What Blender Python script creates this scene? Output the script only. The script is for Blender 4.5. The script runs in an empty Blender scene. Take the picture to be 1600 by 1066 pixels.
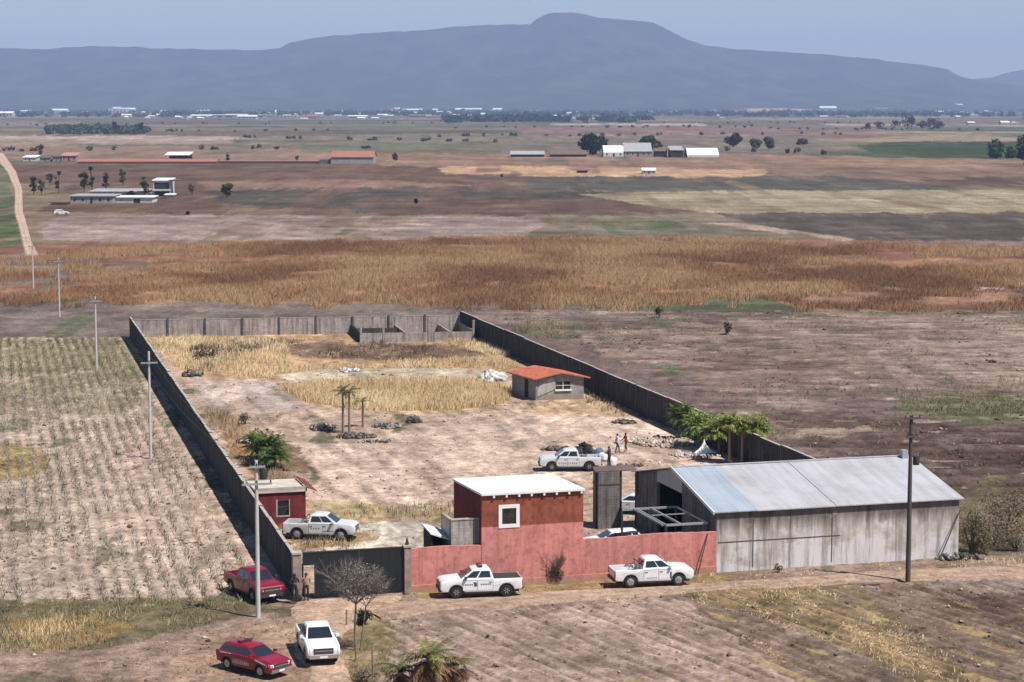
import bpy, bmesh, math, random
import numpy as np
from mathutils import Vector, Matrix, Euler
random.seed(7); RNG = np.random.default_rng(11)
S = bpy.context.scene
COL = S.collection
R = math.radians

# ------------------------------------------------------------------ camera
FPX, CAMH, YH = 3300.0, 29.4, 165.0
TH = math.atan((533 - YH) / FPX); CT, ST = math.cos(TH), math.sin(TH)
cam = bpy.data.cameras.new('camera'); cam_o = bpy.data.objects.new('camera', cam); COL.objects.link(cam_o)
cam.sensor_width = 36.0; cam.lens = FPX / 1600 * 36; cam.clip_start = 1.0; cam.clip_end = 60000
cam_o.location = (0, 0, CAMH); cam_o.rotation_euler = (R(90) - TH, 0, 0)
S.camera = cam_o
# ------------------------------------------------------------------ light
SUNV = Vector((0.50, -0.35, 1.0)).normalized()
w = bpy.data.worlds.new('World'); S.world = w; w.use_nodes = True
nt = w.node_tree; bg = nt.nodes['Background']
sky = nt.nodes.new('ShaderNodeTexSky'); sky.sky_type = 'NISHITA'; sky.sun_disc = False
sky.sun_elevation = math.asin(SUNV.z); sky.sun_rotation = math.atan2(SUNV.x, SUNV.y)
sky.air_density = 1.0; sky.dust_density = 0.3; sky.ozone_density = 2.2; sky.altitude = 1300
nt.links.new(sky.outputs[0], bg.inputs[0]); bg.inputs[1].default_value = 0.078
sl = bpy.data.lights.new('sun', 'SUN'); sl.energy = 4.8; sl.angle = R(0.5); sl.color = (1.0, 0.96, 0.90)
so = bpy.data.objects.new('sun', sl); COL.objects.link(so)
so.rotation_euler = (-SUNV).to_track_quat('-Z', 'Y').to_euler()
S.view_settings.view_transform = 'Standard'; S.view_settings.look = 'None'
S.view_settings.exposure = 0.45; S.view_settings.gamma = 1.0; S.view_settings.use_curve_mapping = False
S.render.engine = 'CYCLES'
S.cycles.max_bounces = 5; S.cycles.diffuse_bounces = 1; S.cycles.glossy_bounces = 2; S.cycles.transmission_bounces = 2
S.cycles.volume_bounces = 0; S.cycles.transparent_max_bounces = 8

def G(px, py, z=0.0):
    """point of the photograph -> point of the place at height z"""
    a = (px - 800) / FPX; b = (533 - py) / FPX
    dx, dy, dz = a, CT + b * ST, -ST + b * CT
    t = (z - CAMH) / dz
    return Vector((dx * t, dy * t, z))
def PXM(y_ground):  # photograph pixels per metre at the ground row
    return (y_ground - YH) / CAMH

# ------------------------------------------------------------------ small helpers
def lin(c):
    c = c / 255.0
    return c / 12.92 if c <= 0.04045 else ((c + 0.055) / 1.055) ** 2.4
def srgb(r, g, b, k=1.0):
    return (lin(r) * k, lin(g) * k, lin(b) * k)

class MB:
    def __init__(s): s.v = []; s.f = []; s.m = []
    def add(s, vs, fs, mi=0):
        n = len(s.v); s.v.extend([tuple(v) for v in vs])
        for f in fs: s.f.append(tuple(n + i for i in f)); s.m.append(mi)
    def box(s, x0, x1, y0, y1, z0, z1, mi=0):
        s.add([(x0,y0,z0),(x1,y0,z0),(x1,y1,z0),(x0,y1,z0),(x0,y0,z1),(x1,y0,z1),(x1,y1,z1),(x0,y1,z1)],
              [(0,3,2,1),(4,5,6,7),(0,1,5,4),(1,2,6,5),(2,3,7,6),(3,0,4,7)], mi); return s
    def hexa(s, p, mi=0):   # 8 points, bottom ring then top ring
        s.add(p, [(0,3,2,1),(4,5,6,7),(0,1,5,4),(1,2,6,5),(2,3,7,6),(3,0,4,7)], mi); return s
    def bar(s, a, b, wd, ht, mi=0):
        a = Vector(a); b = Vector(b); d = (b - a).normalized()
        side = d.cross(Vector((0,0,1)))
        if side.length < 1e-3: side = Vector((1,0,0))
        side.normalize(); up = side.cross(d).normalized()
        p = []
        for q in (a, b):
            for sx, su in ((-1,-1),(1,-1),(1,1),(-1,1)): p.append(q + side*sx*wd/2 + up*su*ht/2)
        s.add(p, [(0,1,2,3),(7,6,5,4),(0,4,5,1),(1,5,6,2),(2,6,7,3),(3,7,4,0)], mi); return s
    def tube(s, a, b, r0, r1, n=8, mi=0, caps=True):
        a = Vector(a); b = Vector(b); d = (b - a)
        if d.length < 1e-6: return s
        q = d.to_track_quat('Z', 'Y'); vs = []
        for c, r in ((a, r0), (b, r1)):
            for i in range(n):
                t = 2*math.pi*i/n; vs.append(c + q @ Vector((r*math.cos(t), r*math.sin(t), 0)))
        fs = [(i, (i+1) % n, n + (i+1) % n, n + i) for i in range(n)]
        if caps: fs += [tuple(reversed(range(n))), tuple(range(n, 2*n))]
        s.add(vs, fs, mi); return s
    def lathe(s, prof, center, axis, n=16, mi=0):
        q = Vector(axis).to_track_quat('Z', 'Y'); c = Vector(center); vs = []; m = len(prof)
        for i in range(n):
            t = 2*math.pi*i/n
            for r, h in prof: vs.append(c + q @ Vector((r*math.cos(t), r*math.sin(t), h)))
        fs = []
        for i in range(n):
            j = (i+1) % n
            for k in range(m-1): fs.append((i*m+k, j*m+k, j*m+k+1, i*m+k+1))
        s.add(vs, fs, mi); return s
    def layers(s, outline, lay, mi=0):
        """XZ outline swept along Y; lay = [(y, inset)]"""
        n = len(outline); o = [Vector(p) for p in outline]; nor = []
        area = sum(o[i].x*o[(i+1)%n].y - o[(i+1)%n].x*o[i].y for i in range(n))
        sg = 1 if area > 0 else -1
        for i in range(n):
            e1 = (o[i]-o[i-1]).normalized(); e2 = (o[(i+1)%n]-o[i]).normalized()
            m = Vector((-(e1.y+e2.y), e1.x+e2.x)); m = m.normalized() if m.length > 1e-5 else Vector((-e1.y, e1.x))
            nor.append(m*sg)
        vs = []
        for y, ins in lay:
            for i in range(n): p = o[i] + nor[i]*ins; vs.append((p.x, y, p.y))
        fs = []
        for k in range(len(lay)-1):
            for i in range(n):
                j = (i+1) % n; fs.append((k*n+i, k*n+j, (k+1)*n+j, (k+1)*n+i))
        fs.append(tuple(range(n))); fs.append(tuple(reversed(range((len(lay)-1)*n, len(lay)*n))))
        s.add(vs, fs, mi); return s
    def build(s, name, mats, parent=None, smooth=False, bevel=0.0, label=None, flip=False):
        me = bpy.data.meshes.new(name); me.from_pydata(s.v, [], s.f)
        if not isinstance(mats, (list, tuple)): mats = [mats]
        for m in mats: me.materials.append(m)
        me.polygons.foreach_set('material_index', s.m)
        bm = bmesh.new(); bm.from_mesh(me); bmesh.ops.recalc_face_normals(bm, faces=bm.faces)
        if bevel > 0:
            es = [e for e in bm.edges if len(e.link_faces) == 2 and e.calc_face_angle(0) > 0.5]
            bmesh.ops.bevel(bm, geom=es, offset=bevel, segments=2, affect='EDGES', clamp_overlap=True)
        bm.to_mesh(me); bm.free()
        if smooth:
            me.shade_smooth(); me.set_sharp_from_angle(angle=R(42))
        o = bpy.data.objects.new(name, me); COL.objects.link(o)
        if parent: o.parent = parent
        if label: o['label'] = label
        return o

def fastmesh(name, V, F, mats, cols=None, parent=None, smooth=False, mi=None):
    """V (n,3), F (m,k) k=3/4; cols per face (m,3)"""
    me = bpy.data.meshes.new(name); n, k = F.shape
    me.vertices.add(len(V)); me.vertices.foreach_set('co', np.ascontiguousarray(V, np.float32).ravel())
    me.loops.add(n*k); me.loops.foreach_set('vertex_index', np.ascontiguousarray(F, np.int32).ravel())
    me.polygons.add(n); me.polygons.foreach_set('loop_start', np.arange(0, n*k, k, dtype=np.int32))
    if cols is not None:
        if len(cols) == n and len(cols) != len(V):
            at = me.attributes.new('Col', 'FLOAT_COLOR', 'FACE')
        else:
            at = me.attributes.new('Col', 'FLOAT_COLOR', 'POINT')
        c4 = np.ones((len(cols), 4), np.float32); c4[:, :3] = cols
        at.data.foreach_set('color', c4.ravel())
    if not isinstance(mats, (list, tuple)): mats = [mats]
    for m in mats: me.materials.append(m)
    if mi is not None: me.polygons.foreach_set('material_index', np.asarray(mi, np.int32))
    me.update(calc_edges=True)
    if smooth: me.polygons.foreach_set('use_smooth', np.ones(n, bool))
    o = bpy.data.objects.new(name, me); COL.objects.link(o)
    if parent: o.parent = parent
    return o

def tag(o, label, cat, group=None):
    o['label'] = label; o['category'] = cat
    if group: o['group'] = group
    return o
def kind(o, k): o['kind'] = k; return o
def thing(name, label, cat, loc=(0,0,0), rotz=0.0, group=None):
    o = bpy.data.objects.new(name, None); o.empty_display_size = 0.5; COL.objects.link(o)
    o.location = loc; o.rotation_euler = (0, 0, rotz)
    return tag(o, label, cat, group)
def dup(root, loc, rotz, label=None, scale=None):
    r = root.copy(); COL.objects.link(r); r.location = loc; r.rotation_euler = (0, 0, rotz)
    if label: r['label'] = label
    if scale: r.scale = (scale,)*3
    for ch in list(root.children):
        c = ch.copy(); COL.objects.link(c); c.parent = r
        for g in list(ch.children):
            d = g.copy(); COL.objects.link(d); d.parent = c
    return r

# ------------------------------------------------------------------ numpy noise
def _h(ix, iy, seed):
    n = (ix.astype(np.int64)*374761393 + iy.astype(np.int64)*668265263 + seed*1442695041) & 0xffffffff
    n = ((n ^ (n >> 13)) * 1274126177) & 0xffffffff
    return ((n ^ (n >> 16)) & 0xffff) / 65535.0
def vnoise(x, y, seed=0):
    ix = np.floor(x); iy = np.floor(y); fx = x-ix; fy = y-iy
    fx = fx*fx*(3-2*fx); fy = fy*fy*(3-2*fy)
    a = _h(ix,iy,seed); b = _h(ix+1,iy,seed); c = _h(ix,iy+1,seed); d = _h(ix+1,iy+1,seed)
    return (a*(1-fx)+b*fx)*(1-fy) + (c*(1-fx)+d*fx)*fy
def fbm(x, y, seed=0, o=4):
    s = 0; a = 1; t = 0
    for k in range(o):
        s = s + a*vnoise(x*2**k + 17.3*k, y*2**k - 9.1*k, seed+k); t += a; a *= 0.5
    return s/t
def pip(x, y, poly):
    ins = np.zeros(x.shape, bool); n = len(poly); j = n-1
    for i in range(n):
        xi, yi = poly[i][0], poly[i][1]; xj, yj = poly[j][0], poly[j][1]
        if yi != yj:
            ins ^= ((yi > y) != (yj > y)) & (x < (xj-xi)*(y-yi)/(yj-yi) + xi)
        j = i
    return ins

# ------------------------------------------------------------------ materials
def new_mat(name):
    m = bpy.data.materials.new(name); m.use_nodes = True
    return m, m.node_tree, m.node_tree.nodes['Principled BSDF']
def noise_node(t, scale, detail=4, rough=0.6, coord='Object', stretch=None):
    tc = t.nodes.new('ShaderNodeTexCoord'); n = t.nodes.new('ShaderNodeTexNoise')
    n.inputs['Scale'].default_value = scale; n.inputs['Detail'].default_value = detail; n.inputs['Roughness'].default_value = rough
    if stretch:
        mp = t.nodes.new('ShaderNodeMapping'); mp.inputs['Scale'].default_value = stretch
        t.links.new(tc.outputs[coord], mp.inputs['Vector']); t.links.new(mp.outputs[0], n.inputs['Vector'])
    else: t.links.new(tc.outputs[coord], n.inputs['Vector'])
    return n.outputs['Fac']
def ramp(t, fac, stops):
    r = t.nodes.new('ShaderNodeValToRGB'); el = r.color_ramp.elements
    while len(el) < len(stops): el.new(0.5)
    for e, (p, c) in zip(el, stops): e.position = p; e.color = (*c, 1)
    t.links.new(fac, r.inputs[0]); return r.outputs[0]
def mixc(t, mode, fac, a, b):
    n = t.nodes.new('ShaderNodeMix'); n.data_type = 'RGBA'; n.blend_type = mode
    if isinstance(fac, (int, float)): n.inputs[0].default_value = fac
    else: t.links.new(fac, n.inputs[0])
    for s, i in ((a, 6), (b, 7)):
        if isinstance(s, tuple): n.inputs[i].default_value = (*s, 1)
        else: t.links.new(s, n.inputs[i])
    return n.outputs[2]
def bump(t, b, fac, strength, dist):
    n = t.nodes.new('ShaderNodeBump'); n.inputs['Strength'].default_value = strength; n.inputs['Distance'].default_value = dist
    t.links.new(fac, n.inputs['Height']); t.links.new(n.outputs[0], b.inputs['Normal'])
def simple(name, c, rough=0.7, var=0.18, scale=3.0, metal=0.0, bmp=0.0, spec=0.4, stretch=None, coat=0.0):
    m, t, b = new_mat(name)
    f = noise_node(t, scale, 5, 0.65, 'Object', stretch)
    lo = tuple(x*(1-var) for x in c); hi = tuple(min(1, x*(1+var)) for x in c)
    t.links.new(ramp(t, f, [(0.3, lo), (0.7, hi)]), b.inputs['Base Color'])
    b.inputs['Roughness'].default_value = rough; b.inputs['Metallic'].default_value = metal
    b.inputs['Specular IOR Level'].default_value = spec; b.inputs['Coat Weight'].default_value = coat
    if bmp: bump(t, b, f, bmp, 0.05)
    return m
def attr_mat(name, var=0.0, scale=2.0, rough=0.95, trans=0.0, up=0.0):
    m, t, b = new_mat(name)
    a = t.nodes.new('ShaderNodeAttribute'); a.attribute_name = 'Col'
    c = a.outputs['Color']
    if var:
        f = noise_node(t, scale, 6, 0.7)
        c = mixc(t, 'MULTIPLY', 1.0, c, ramp(t, f, [(0.3, (1-var,)*3), (0.7, (1+var,)*3)]))
    t.links.new(c, b.inputs['Base Color']); b.inputs['Roughness'].default_value = rough
    b.inputs['Specular IOR Level'].default_value = 0.15
    if up:      # soft tuft shading: blade normals leaning upwards
        g = t.nodes.new('ShaderNodeNewGeometry'); v1 = t.nodes.new('ShaderNodeVectorMath'); v1.operation = 'SCALE'; v1.inputs['Scale'].default_value = .55
        v2 = t.nodes.new('ShaderNodeVectorMath'); v2.operation = 'ADD'; v2.inputs[1].default_value = (0,0,up); v3 = t.nodes.new('ShaderNodeVectorMath'); v3.operation = 'NORMALIZE'
        t.links.new(g.outputs['Normal'], v1.inputs[0]); t.links.new(v1.outputs[0], v2.inputs[0]); t.links.new(v2.outputs[0], v3.inputs[0]); t.links.new(v3.outputs[0], b.inputs['Normal'])
    if trans:
        out = t.nodes['Material Output']; tr = t.nodes.new('ShaderNodeBsdfTranslucent'); mx = t.nodes.new('ShaderNodeMixShader')
        mx.inputs[0].default_value = trans; t.links.new(c, tr.inputs[0])
        t.links.new(b.outputs[0], mx.inputs[1]); t.links.new(tr.outputs[0], mx.inputs[2]); t.links.new(mx.outputs[0], out.inputs[0])
    return m
M = {}
# soil: colour from the field map, clods and crumbs from noise
m, t, b = new_mat('soil')
a = t.nodes.new('ShaderNodeAttribute'); a.attribute_name = 'Col'
n1 = noise_node(t, 0.9, 8, 0.72); n2 = noise_node(t, 0.12, 5, 0.6); n3 = noise_node(t, 4.0, 4, 0.7)
c = mixc(t, 'MULTIPLY', 1.0, a.outputs['Color'], ramp(t, n1, [(0.30, (0.52,0.50,0.49)), (0.5, (1,1,1)), (0.70, (1.38,1.38,1.40))]))
c = mixc(t, 'MULTIPLY', 1.0, c, ramp(t, n2, [(0.3, (0.86,0.84,0.82)), (0.7, (1.13,1.13,1.12))]))
c = mixc(t, 'MULTIPLY', 1.0, c, ramp(t, n3, [(0.32, (0.68,0.67,0.66)), (0.68, (1.28,1.28,1.28))]))
t.links.new(c, b.inputs['Base Color']); b.inputs['Roughness'].default_value = 1.0; b.inputs['Specular IOR Level'].default_value = 0.05
bump(t, b, n1, 0.9, 0.35); M['soil'] = m
M['leaf'] = attr_mat('leaf', trans=0.25, rough=0.7)
M['grass'] = attr_mat('dry grass', trans=0.22, up=0.9, rough=0.9)
M['rock'] = attr_mat('rubble', var=0.25, scale=3.0)
M['hill'] = attr_mat('hill', var=0.35, scale=0.012)

def block_wall(name, c, joint, bs=(2.5, 5.0), stain=0.3, streak=True, plaster=None):
    """concrete block or rendered wall with joints, blotches and run-off streaks"""
    m, t, b = new_mat(name)
    tc = t.nodes.new('ShaderNodeTexCoord'); sp = t.nodes.new('ShaderNodeSeparateXYZ'); t.links.new(tc.outputs['Object'], sp.inputs[0])
    ad = t.nodes.new('ShaderNodeMath'); ad.operation = 'ADD'; t.links.new(sp.outputs[0], ad.inputs[0]); t.links.new(sp.outputs[1], ad.inputs[1])
    cb = t.nodes.new('ShaderNodeCombineXYZ'); t.links.new(ad.outputs[0], cb.inputs[0]); t.links.new(sp.outputs[2], cb.inputs[1])
    br = t.nodes.new('ShaderNodeTexBrick'); t.links.new(cb.outputs[0], br.inputs['Vector']); br.inputs['Scale'].default_value = 1.0
    br.inputs['Brick Width'].default_value = 0.4; br.inputs['Row Height'].default_value = 0.2; br.inputs['Mortar Size'].default_value = 0.012
    br.inputs['Color1'].default_value = (*[x*1.08 for x in c], 1); br.inputs['Color2'].default_value = (*[x*0.88 for x in c], 1)
    br.inputs['Mortar'].default_value = (*joint, 1)
    col = br.outputs['Color']
    f = noise_node(t, 0.7, 6, 0.65)
    col = mixc(t, 'MULTIPLY', 1.0, col, ramp(t, f, [(0.3, (1-stain,)*3), (0.7, (1+stain*0.6,)*3)]))
    if streak:
        f2 = noise_node(t, 1.0, 5, 0.7, 'Object', (3.2, 3.2, 0.22))
        col = mixc(t, 'MULTIPLY', 1.0, col, ramp(t, f2, [(0.36, (0.55,0.53,0.52)), (0.56, (1.05,1.05,1.05))]))
    t.links.new(col, b.inputs['Base Color']); b.inputs['Roughness'].default_value = 0.95; b.inputs['Specular IOR Level'].default_value = 0.15
    bump(t, b, br.outputs['Fac'], -0.25, 0.02)
    return m
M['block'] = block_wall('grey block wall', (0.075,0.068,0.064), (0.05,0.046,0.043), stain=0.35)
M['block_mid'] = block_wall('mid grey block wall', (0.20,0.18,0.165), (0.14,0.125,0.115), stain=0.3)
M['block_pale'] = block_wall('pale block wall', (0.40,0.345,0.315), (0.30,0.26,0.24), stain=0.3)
M['coping'] = simple('mortar coping', (0.36,0.32,0.28), 0.9, 0.3, 2)
M['post'] = simple('concrete post', (0.085,0.078,0.072), 0.9, 0.3, 2)
M['pole_concrete'] = simple('pole concrete', (0.50,0.47,0.44), 0.85, 0.15, 1.5)
M['pole_wood'] = simple('dark creosoted wood', (0.075,0.062,0.055), 0.8, 0.3, 2, stretch=(6,6,0.5))
M['galv'] = simple('galvanised steel', (0.36,0.37,0.38), 0.55, 0.15, 6, metal=0.4)
M['dark_metal'] = simple('dark metal', (0.035,0.036,0.04), 0.5, 0.2, 5)
M['gate'] = simple('dark green painted sheet', (0.011,0.014,0.016), 0.55, 0.3, 1.2)
M['white_paint'] = simple('white paint', (0.75,0.74,0.71), 0.6, 0.06, 2)
M['black'] = simple('black rubber', (0.018,0.018,0.02), 0.85, 0.2, 6)
M['interior'] = simple('dark interior', (0.03,0.028,0.027), 0.9, 0.2, 2)
M['glass'] = simple('dark glass', (0.014,0.017,0.020), 0.04, 0.1, 2, spec=1.0, coat=0.5)
M['chrome'] = simple('bright trim', (0.55,0.55,0.56), 0.25, 0.05, 3, metal=0.9)
M['car_white'] = simple('white car paint', (0.74,0.73,0.72), 0.35, 0.05, 2.5, coat=0.4)
M['car_silver'] = simple('pale silver car paint', (0.60,0.60,0.60), 0.35, 0.06, 2.5, coat=0.4)
M['car_red'] = simple('red car paint', (0.25,0.005,0.020), 0.32, 0.12, 2.5, coat=0.5)
M['car_darkred'] = simple('deep red car paint', (0.19,0.004,0.015), 0.32, 0.12, 2.5, coat=0.5)
M['lamp_clear'] = simple('headlamp lens', (0.65,0.66,0.68), 0.12, 0.05, 6, spec=0.8)
M['lamp_red'] = simple('tail lamp lens', (0.35,0.012,0.012), 0.2, 0.05, 6)
M['decal_blue'] = simple('dark blue door decal', (0.05,0.06,0.13), 0.5, 0.1, 4)
M['decal_grey'] = simple('grey door decal', (0.25,0.25,0.27), 0.5, 0.2, 9)
M['decal_pale'] = simple('pale door decal', (0.5,0.42,0.42), 0.5, 0.3, 9)
M['bedliner'] = simple('bed liner', (0.05,0.05,0.052), 0.8, 0.2, 5)
M['tyre'] = simple('tyre', (0.022,0.021,0.021), 0.9, 0.2, 5)
M['plastic'] = simple('dark plastic trim', (0.04,0.04,0.043), 0.6, 0.15, 5)
M['bark'] = simple('bark', (0.12,0.095,0.075), 0.9, 0.35, 5, bmp=0.4)
M['bark_grey'] = simple('grey bark', (0.20,0.165,0.14), 0.9, 0.3, 5)
M['palm_bark'] = simple('palm bark', (0.21,0.165,0.125), 0.9, 0.3, 4, stretch=(1,1,6))
M['roof_white'] = simple('whitewashed roof', (0.74,0.72,0.69), 0.8, 0.07, 0.8)
M['wood'] = simple('weathered wood', (0.19,0.15,0.115), 0.85, 0.3, 4)
M['roof_worn'] = simple('worn cream roof', (0.50,0.42,0.36), 0.9, 0.25, 1.2)
M['tarp'] = simple('white tarpaulin', (0.72,0.72,0.71), 0.6, 0.08, 2)
M['tarp_dark'] = simple('dark tarpaulin', (0.03,0.03,0.034), 0.6, 0.25, 2)
M['tarp_blue'] = simple('blue sacking', (0.10,0.13,0.22), 0.7, 0.25, 2)
M['cloth_dark'] = simple('dark cloth', (0.022,0.022,0.028), 0.9, 0.2, 5)
M['cloth_navy'] = simple('navy cloth', (0.03,0.035,0.065), 0.9, 0.2, 5)
M['cloth_white'] = simple('pale cloth', (0.6,0.58,0.56), 0.9, 0.1, 5)
M['cloth_red'] = simple('maroon cloth', (0.16,0.03,0.035), 0.9, 0.1, 5)
M['cloth_tan'] = simple('tan cloth', (0.30,0.22,0.15), 0.9, 0.1, 5)
M['skin'] = simple('skin', (0.32,0.18,0.12), 0.6, 0.08, 5)
M['hair'] = simple('hair', (0.015,0.012,0.01), 0.6, 0.1, 5)
# ================================================================== THE LAND
K = 0.78      # sunlit picture colour -> surface colour
def zc(r, g, b): return np.array(srgb(r, g, b, K))
# (colour, outline in photograph pixels turned into ground points, waviness, mottling colour, mottle size m)
ZONES = [
 # ---- far strips
 ((176,150,126), [(-300,222),(360,217),(370,224),(-300,228)], .3),
 ((150,128,112), [(-300,190),(130,190),(110,197),(-300,199)], .3),
 ((196,164,136), [(-300,212),(330,212),(420,216),(300,219),(-300,219)], .3),
 ((138,124,98), [(380,214),(800,208),(820,219),(640,226),(380,228)], .4),
 ((118,120,84), [(470,226),(690,222),(700,234),(480,236)], .4),
 ((150,112,96), [(800,198),(1320,196),(1420,206),(1350,216),(820,212)], .4),
 ((196,172,150), [(860,193),(1100,193),(1100,196),(860,195.5)], .2),
 ((186,160,138), [(1290,194),(1800,196),(1800,199),(1300,197)], .2),
 ((140,120,100), [(780,210),(1280,214),(1330,226),(1300,240),(780,240)], .5),
 ((160,122,96), [(-300,228),(420,228),(520,240),(500,252),(-300,250)], .5),
 ((124,90,68), [(-300,252),(110,256),(690,256),(760,276),(620,284),(-300,282)], .5),
 ((168,124,92), [(440,238),(820,240),(1300,242),(1560,252),(1800,250),(1800,285),(1300,275),(700,262),(600,258),(420,250)], .5),
 ((74,88,44), [(1335,226),(1400,221),(1800,221),(1800,249),(1450,246),(1360,238)], .4),
 ((212,160,104), [(680,262),(800,258),(1000,261),(1220,266),(1200,276),(900,277),(700,271)], .5),
 ((148,112,86), [(1180,256),(1420,262),(1800,266),(1800,290),(1400,284),(1200,276)], .5),
 ((126,92,70), [(60,278),(500,272),(820,282),(900,300),(820,336),(380,338),(60,330)], .8),
 ((158,116,88), [(300,284),(560,280),(760,290),(520,296),(330,294)], .7),
 ((96,88,74), [(330,296),(560,294),(960,300),(940,322),(520,330),(330,318)], 1.2),
 ((118,90,72), [(560,308),(1000,310),(1110,330),(980,338),(560,334)], .8),
 ((104,98,82), [(810,279),(950,275),(1300,276),(1480,286),(1500,297),(1000,300),(830,296)], .6),
 ((110,88,72), [(1440,282),(1560,276),(1800,274),(1800,298),(1500,298)], .4),
 ((178,160,118), [(900,303),(1200,297),(1800,296),(1800,332),(1250,333),(1120,334),(1000,318)], .4),
 ((158,140,100), [(900,303),(1110,300),(1240,330),(1130,334),(1010,320)], .6),
 ((104,90,80), [(1120,334),(1800,331),(1800,374),(1340,378),(1180,352)], .8),
 ((134,120,94), [(790,340),(1000,335),(1150,338),(1230,356),(1180,374),(850,374)], 1.0),
 ((110,116,76), [(930,347),(1050,345),(1080,358),(960,364)], 1.2),
 ((190,158,130), [(1090,346),(1180,350),(1330,372),(1320,376),(1160,356)], .5),
 ((172,142,128), [(66,338),(300,335),(840,340),(860,352),(800,372),(150,378),(70,372)], .6),
 ((150,118,106), [(1330,376),(1800,372),(1800,392),(1420,392)], .8),
 ((96,108,58), [(-300,306),(28,308),(32,398),(-300,398)], .5),
 ((120,120,86), [(-300,262),(14,258),(22,304),(-300,304)], .4),
 # ---- the belt of tall rusty grass and what lies below it
 ((140,98,74), [(-300,398),(130,378),(840,370),(1250,374),(1800,388),(1800,446),(-300,470)], 1.0),
 ((160,116,82), [(60,420),(600,396),(1200,400),(1800,412),(1800,440),(1200,462),(700,474),(100,474)], 1.2),
 ((126,108,98), [(-300,402),(120,400),(250,418),(160,440),(-300,444)], 1.0),
 ((128,112,102), [(-300,476),(330,470),(740,474),(960,480),(960,520),(-300,530)], .9),
 ((158,142,130), [(1010,452),(1250,446),(1800,440),(1800,450),(1250,456)], .5),
 ((152,112,86), [(1180,462),(1300,454),(1800,448),(1800,484),(1280,486)], .8),
 # ---- dark ploughed land right of the compound
 ((122,102,94), [(690,478),(960,482),(1280,488),(1800,486),(1800,880),(1290,880),(1270,760),(1000,640),(720,520)], .5),
 ((152,128,114), [(900,520),(1240,492),(1800,488),(1800,606),(1500,612),(1160,585),(940,556)], 1.4),
 ((136,112,98), [(1040,560),(1330,540),(1380,580),(1150,620)], 1.6),
 ((106,104,78), [(800,506),(850,500),(892,512),(880,528),(812,526)], 1.2),
 ((106,106,74), [(1400,618),(1470,612),(1800,622),(1800,660),(1560,660),(1420,645)], 1.4),
 ((100,80,72), [(1190,640),(1380,650),(1700,690),(1700,820),(1500,830),(1280,720)], 1.4),
 ((150,128,112), [(1180,690),(1250,668),(1340,666),(1420,672),(1340,674),(1240,682)], .9),
 ((110,98,72), [(1490,760),(1560,740),(1620,800),(1560,870),(1500,880)], 1.2),
 # ---- stubble field left
 ((188,164,143), [(-400,528),(205,526),(470,935),(380,950),(-400,940)], .5),
 ((150,136,106), [(-400,530),(206,528),(236,600),(200,645),(60,650),(-400,640)], 1.4),
 ((166,140,90), [(-60,700),(30,690),(80,715),(60,750),(-60,752)], 1.2),
 ((196,168,146), [(250,640),(330,760),(420,880),(330,930),(180,850),(160,720)], 1.6),
 # ---- foreground
 ((162,134,116), [(-400,945),(380,945),(470,940),(640,920),(1118,890),(1500,868),(1900,850),(1900,1200),(-400,1200)], .4),
 ((122,110,78), [(-300,940),(240,932),(390,935),(440,950),(330,970),(250,992),(150,1012),(-300,1018)], .9),
 ((160,124,66), [(20,966),(150,958),(205,978),(150,1006),(40,1012)], .9),
 ((182,152,134), [(600,960),(860,935),(1050,935),(1180,960),(1290,1090),(560,1110),(585,1000)], .5),
 ((140,116,98), [(1060,925),(1480,890),(1900,870),(1900,1110),(1300,1110)], .7),
 ((112,90,78), [(1460,935),(1600,925),(1900,960),(1900,1020),(1600,985)], 1.0),
 ((158,138,124), [(1480,885),(1900,860),(1900,920),(1560,925),(1440,915)], .9),
 ((140,120,88), [(1040,925),(1200,898),(1330,905),(1400,960),(1540,1066),(1480,1090),(1230,960),(1090,940)], .9),
 ((158,130,92), [(1060,925),(1180,905),(1250,925),(1440,1010),(1500,1066),(1380,1030),(1180,950)], 1.1),
 ((176,142,116), [(350,985),(560,950),(600,1000),(540,1200),(200,1200),(280,1010)], .8),
 ((150,128,88), [(560,955),(610,950),(620,1000),(590,1066),(545,1066),(535,990)], .9),
 ((168,142,92), [(640,924),(1118,893),(1170,898),(1060,915),(850,924),(650,934)], .6),
 # ---- inside the compound
 ((192,162,138), [(463,935),(204,526),(720,517),(1300,745),(1497,868),(1118,891)], .25),
 ((190,152,106), [(225,524),(460,520),(740,516),(800,548),(830,580),(700,576),(560,576),(450,592),(300,588),(262,560)], .5),
 ((134,108,86), [(446,532),(560,536),(748,540),(760,556),(620,562),(500,560),(452,552)], .9),
 ((132,104,76), [(300,540),(350,536),(372,560),(330,580),(300,566)], 1.2),
 ((206,188,158), [(430,584),(520,574),(700,573),(780,578),(800,592),(640,594),(470,600)], .4),
 ((202,162,110), [(438,606),(500,597),(620,591),(750,593),(808,606),(790,632),(700,642),(560,642),(480,628)], .4),
 ((168,124,76), [(320,640),(372,648),(400,700),(470,760),(486,800),(440,792),(392,738),(340,672)], .9),
 ((196,172,160), [(300,590),(430,596),(470,640),(360,642),(316,624)], .8),
 ((208,178,156), [(452,690),(560,690),(720,648),(930,636),(1110,690),(1130,726),(900,745),(700,790),(600,790),(520,760)], 1.0),
 ((204,170,128), [(880,600),(960,622),(980,648),(900,652),(800,640),(860,628)], .9),
 ((172,148,100), [(480,784),(600,786),(700,784),(710,808),(560,812),(490,806)], .8),
 ((206,192,172), [(545,820),(600,812),(712,816),(715,856),(600,858),(470,866),(540,842)], .4),
 ((166,136,88), [(440,838),(600,828),(590,842),(470,858)], .7),
 ((150,120,92), [(380,690),(400,676),(470,700),(480,740),(430,730)], .7),
]
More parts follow.
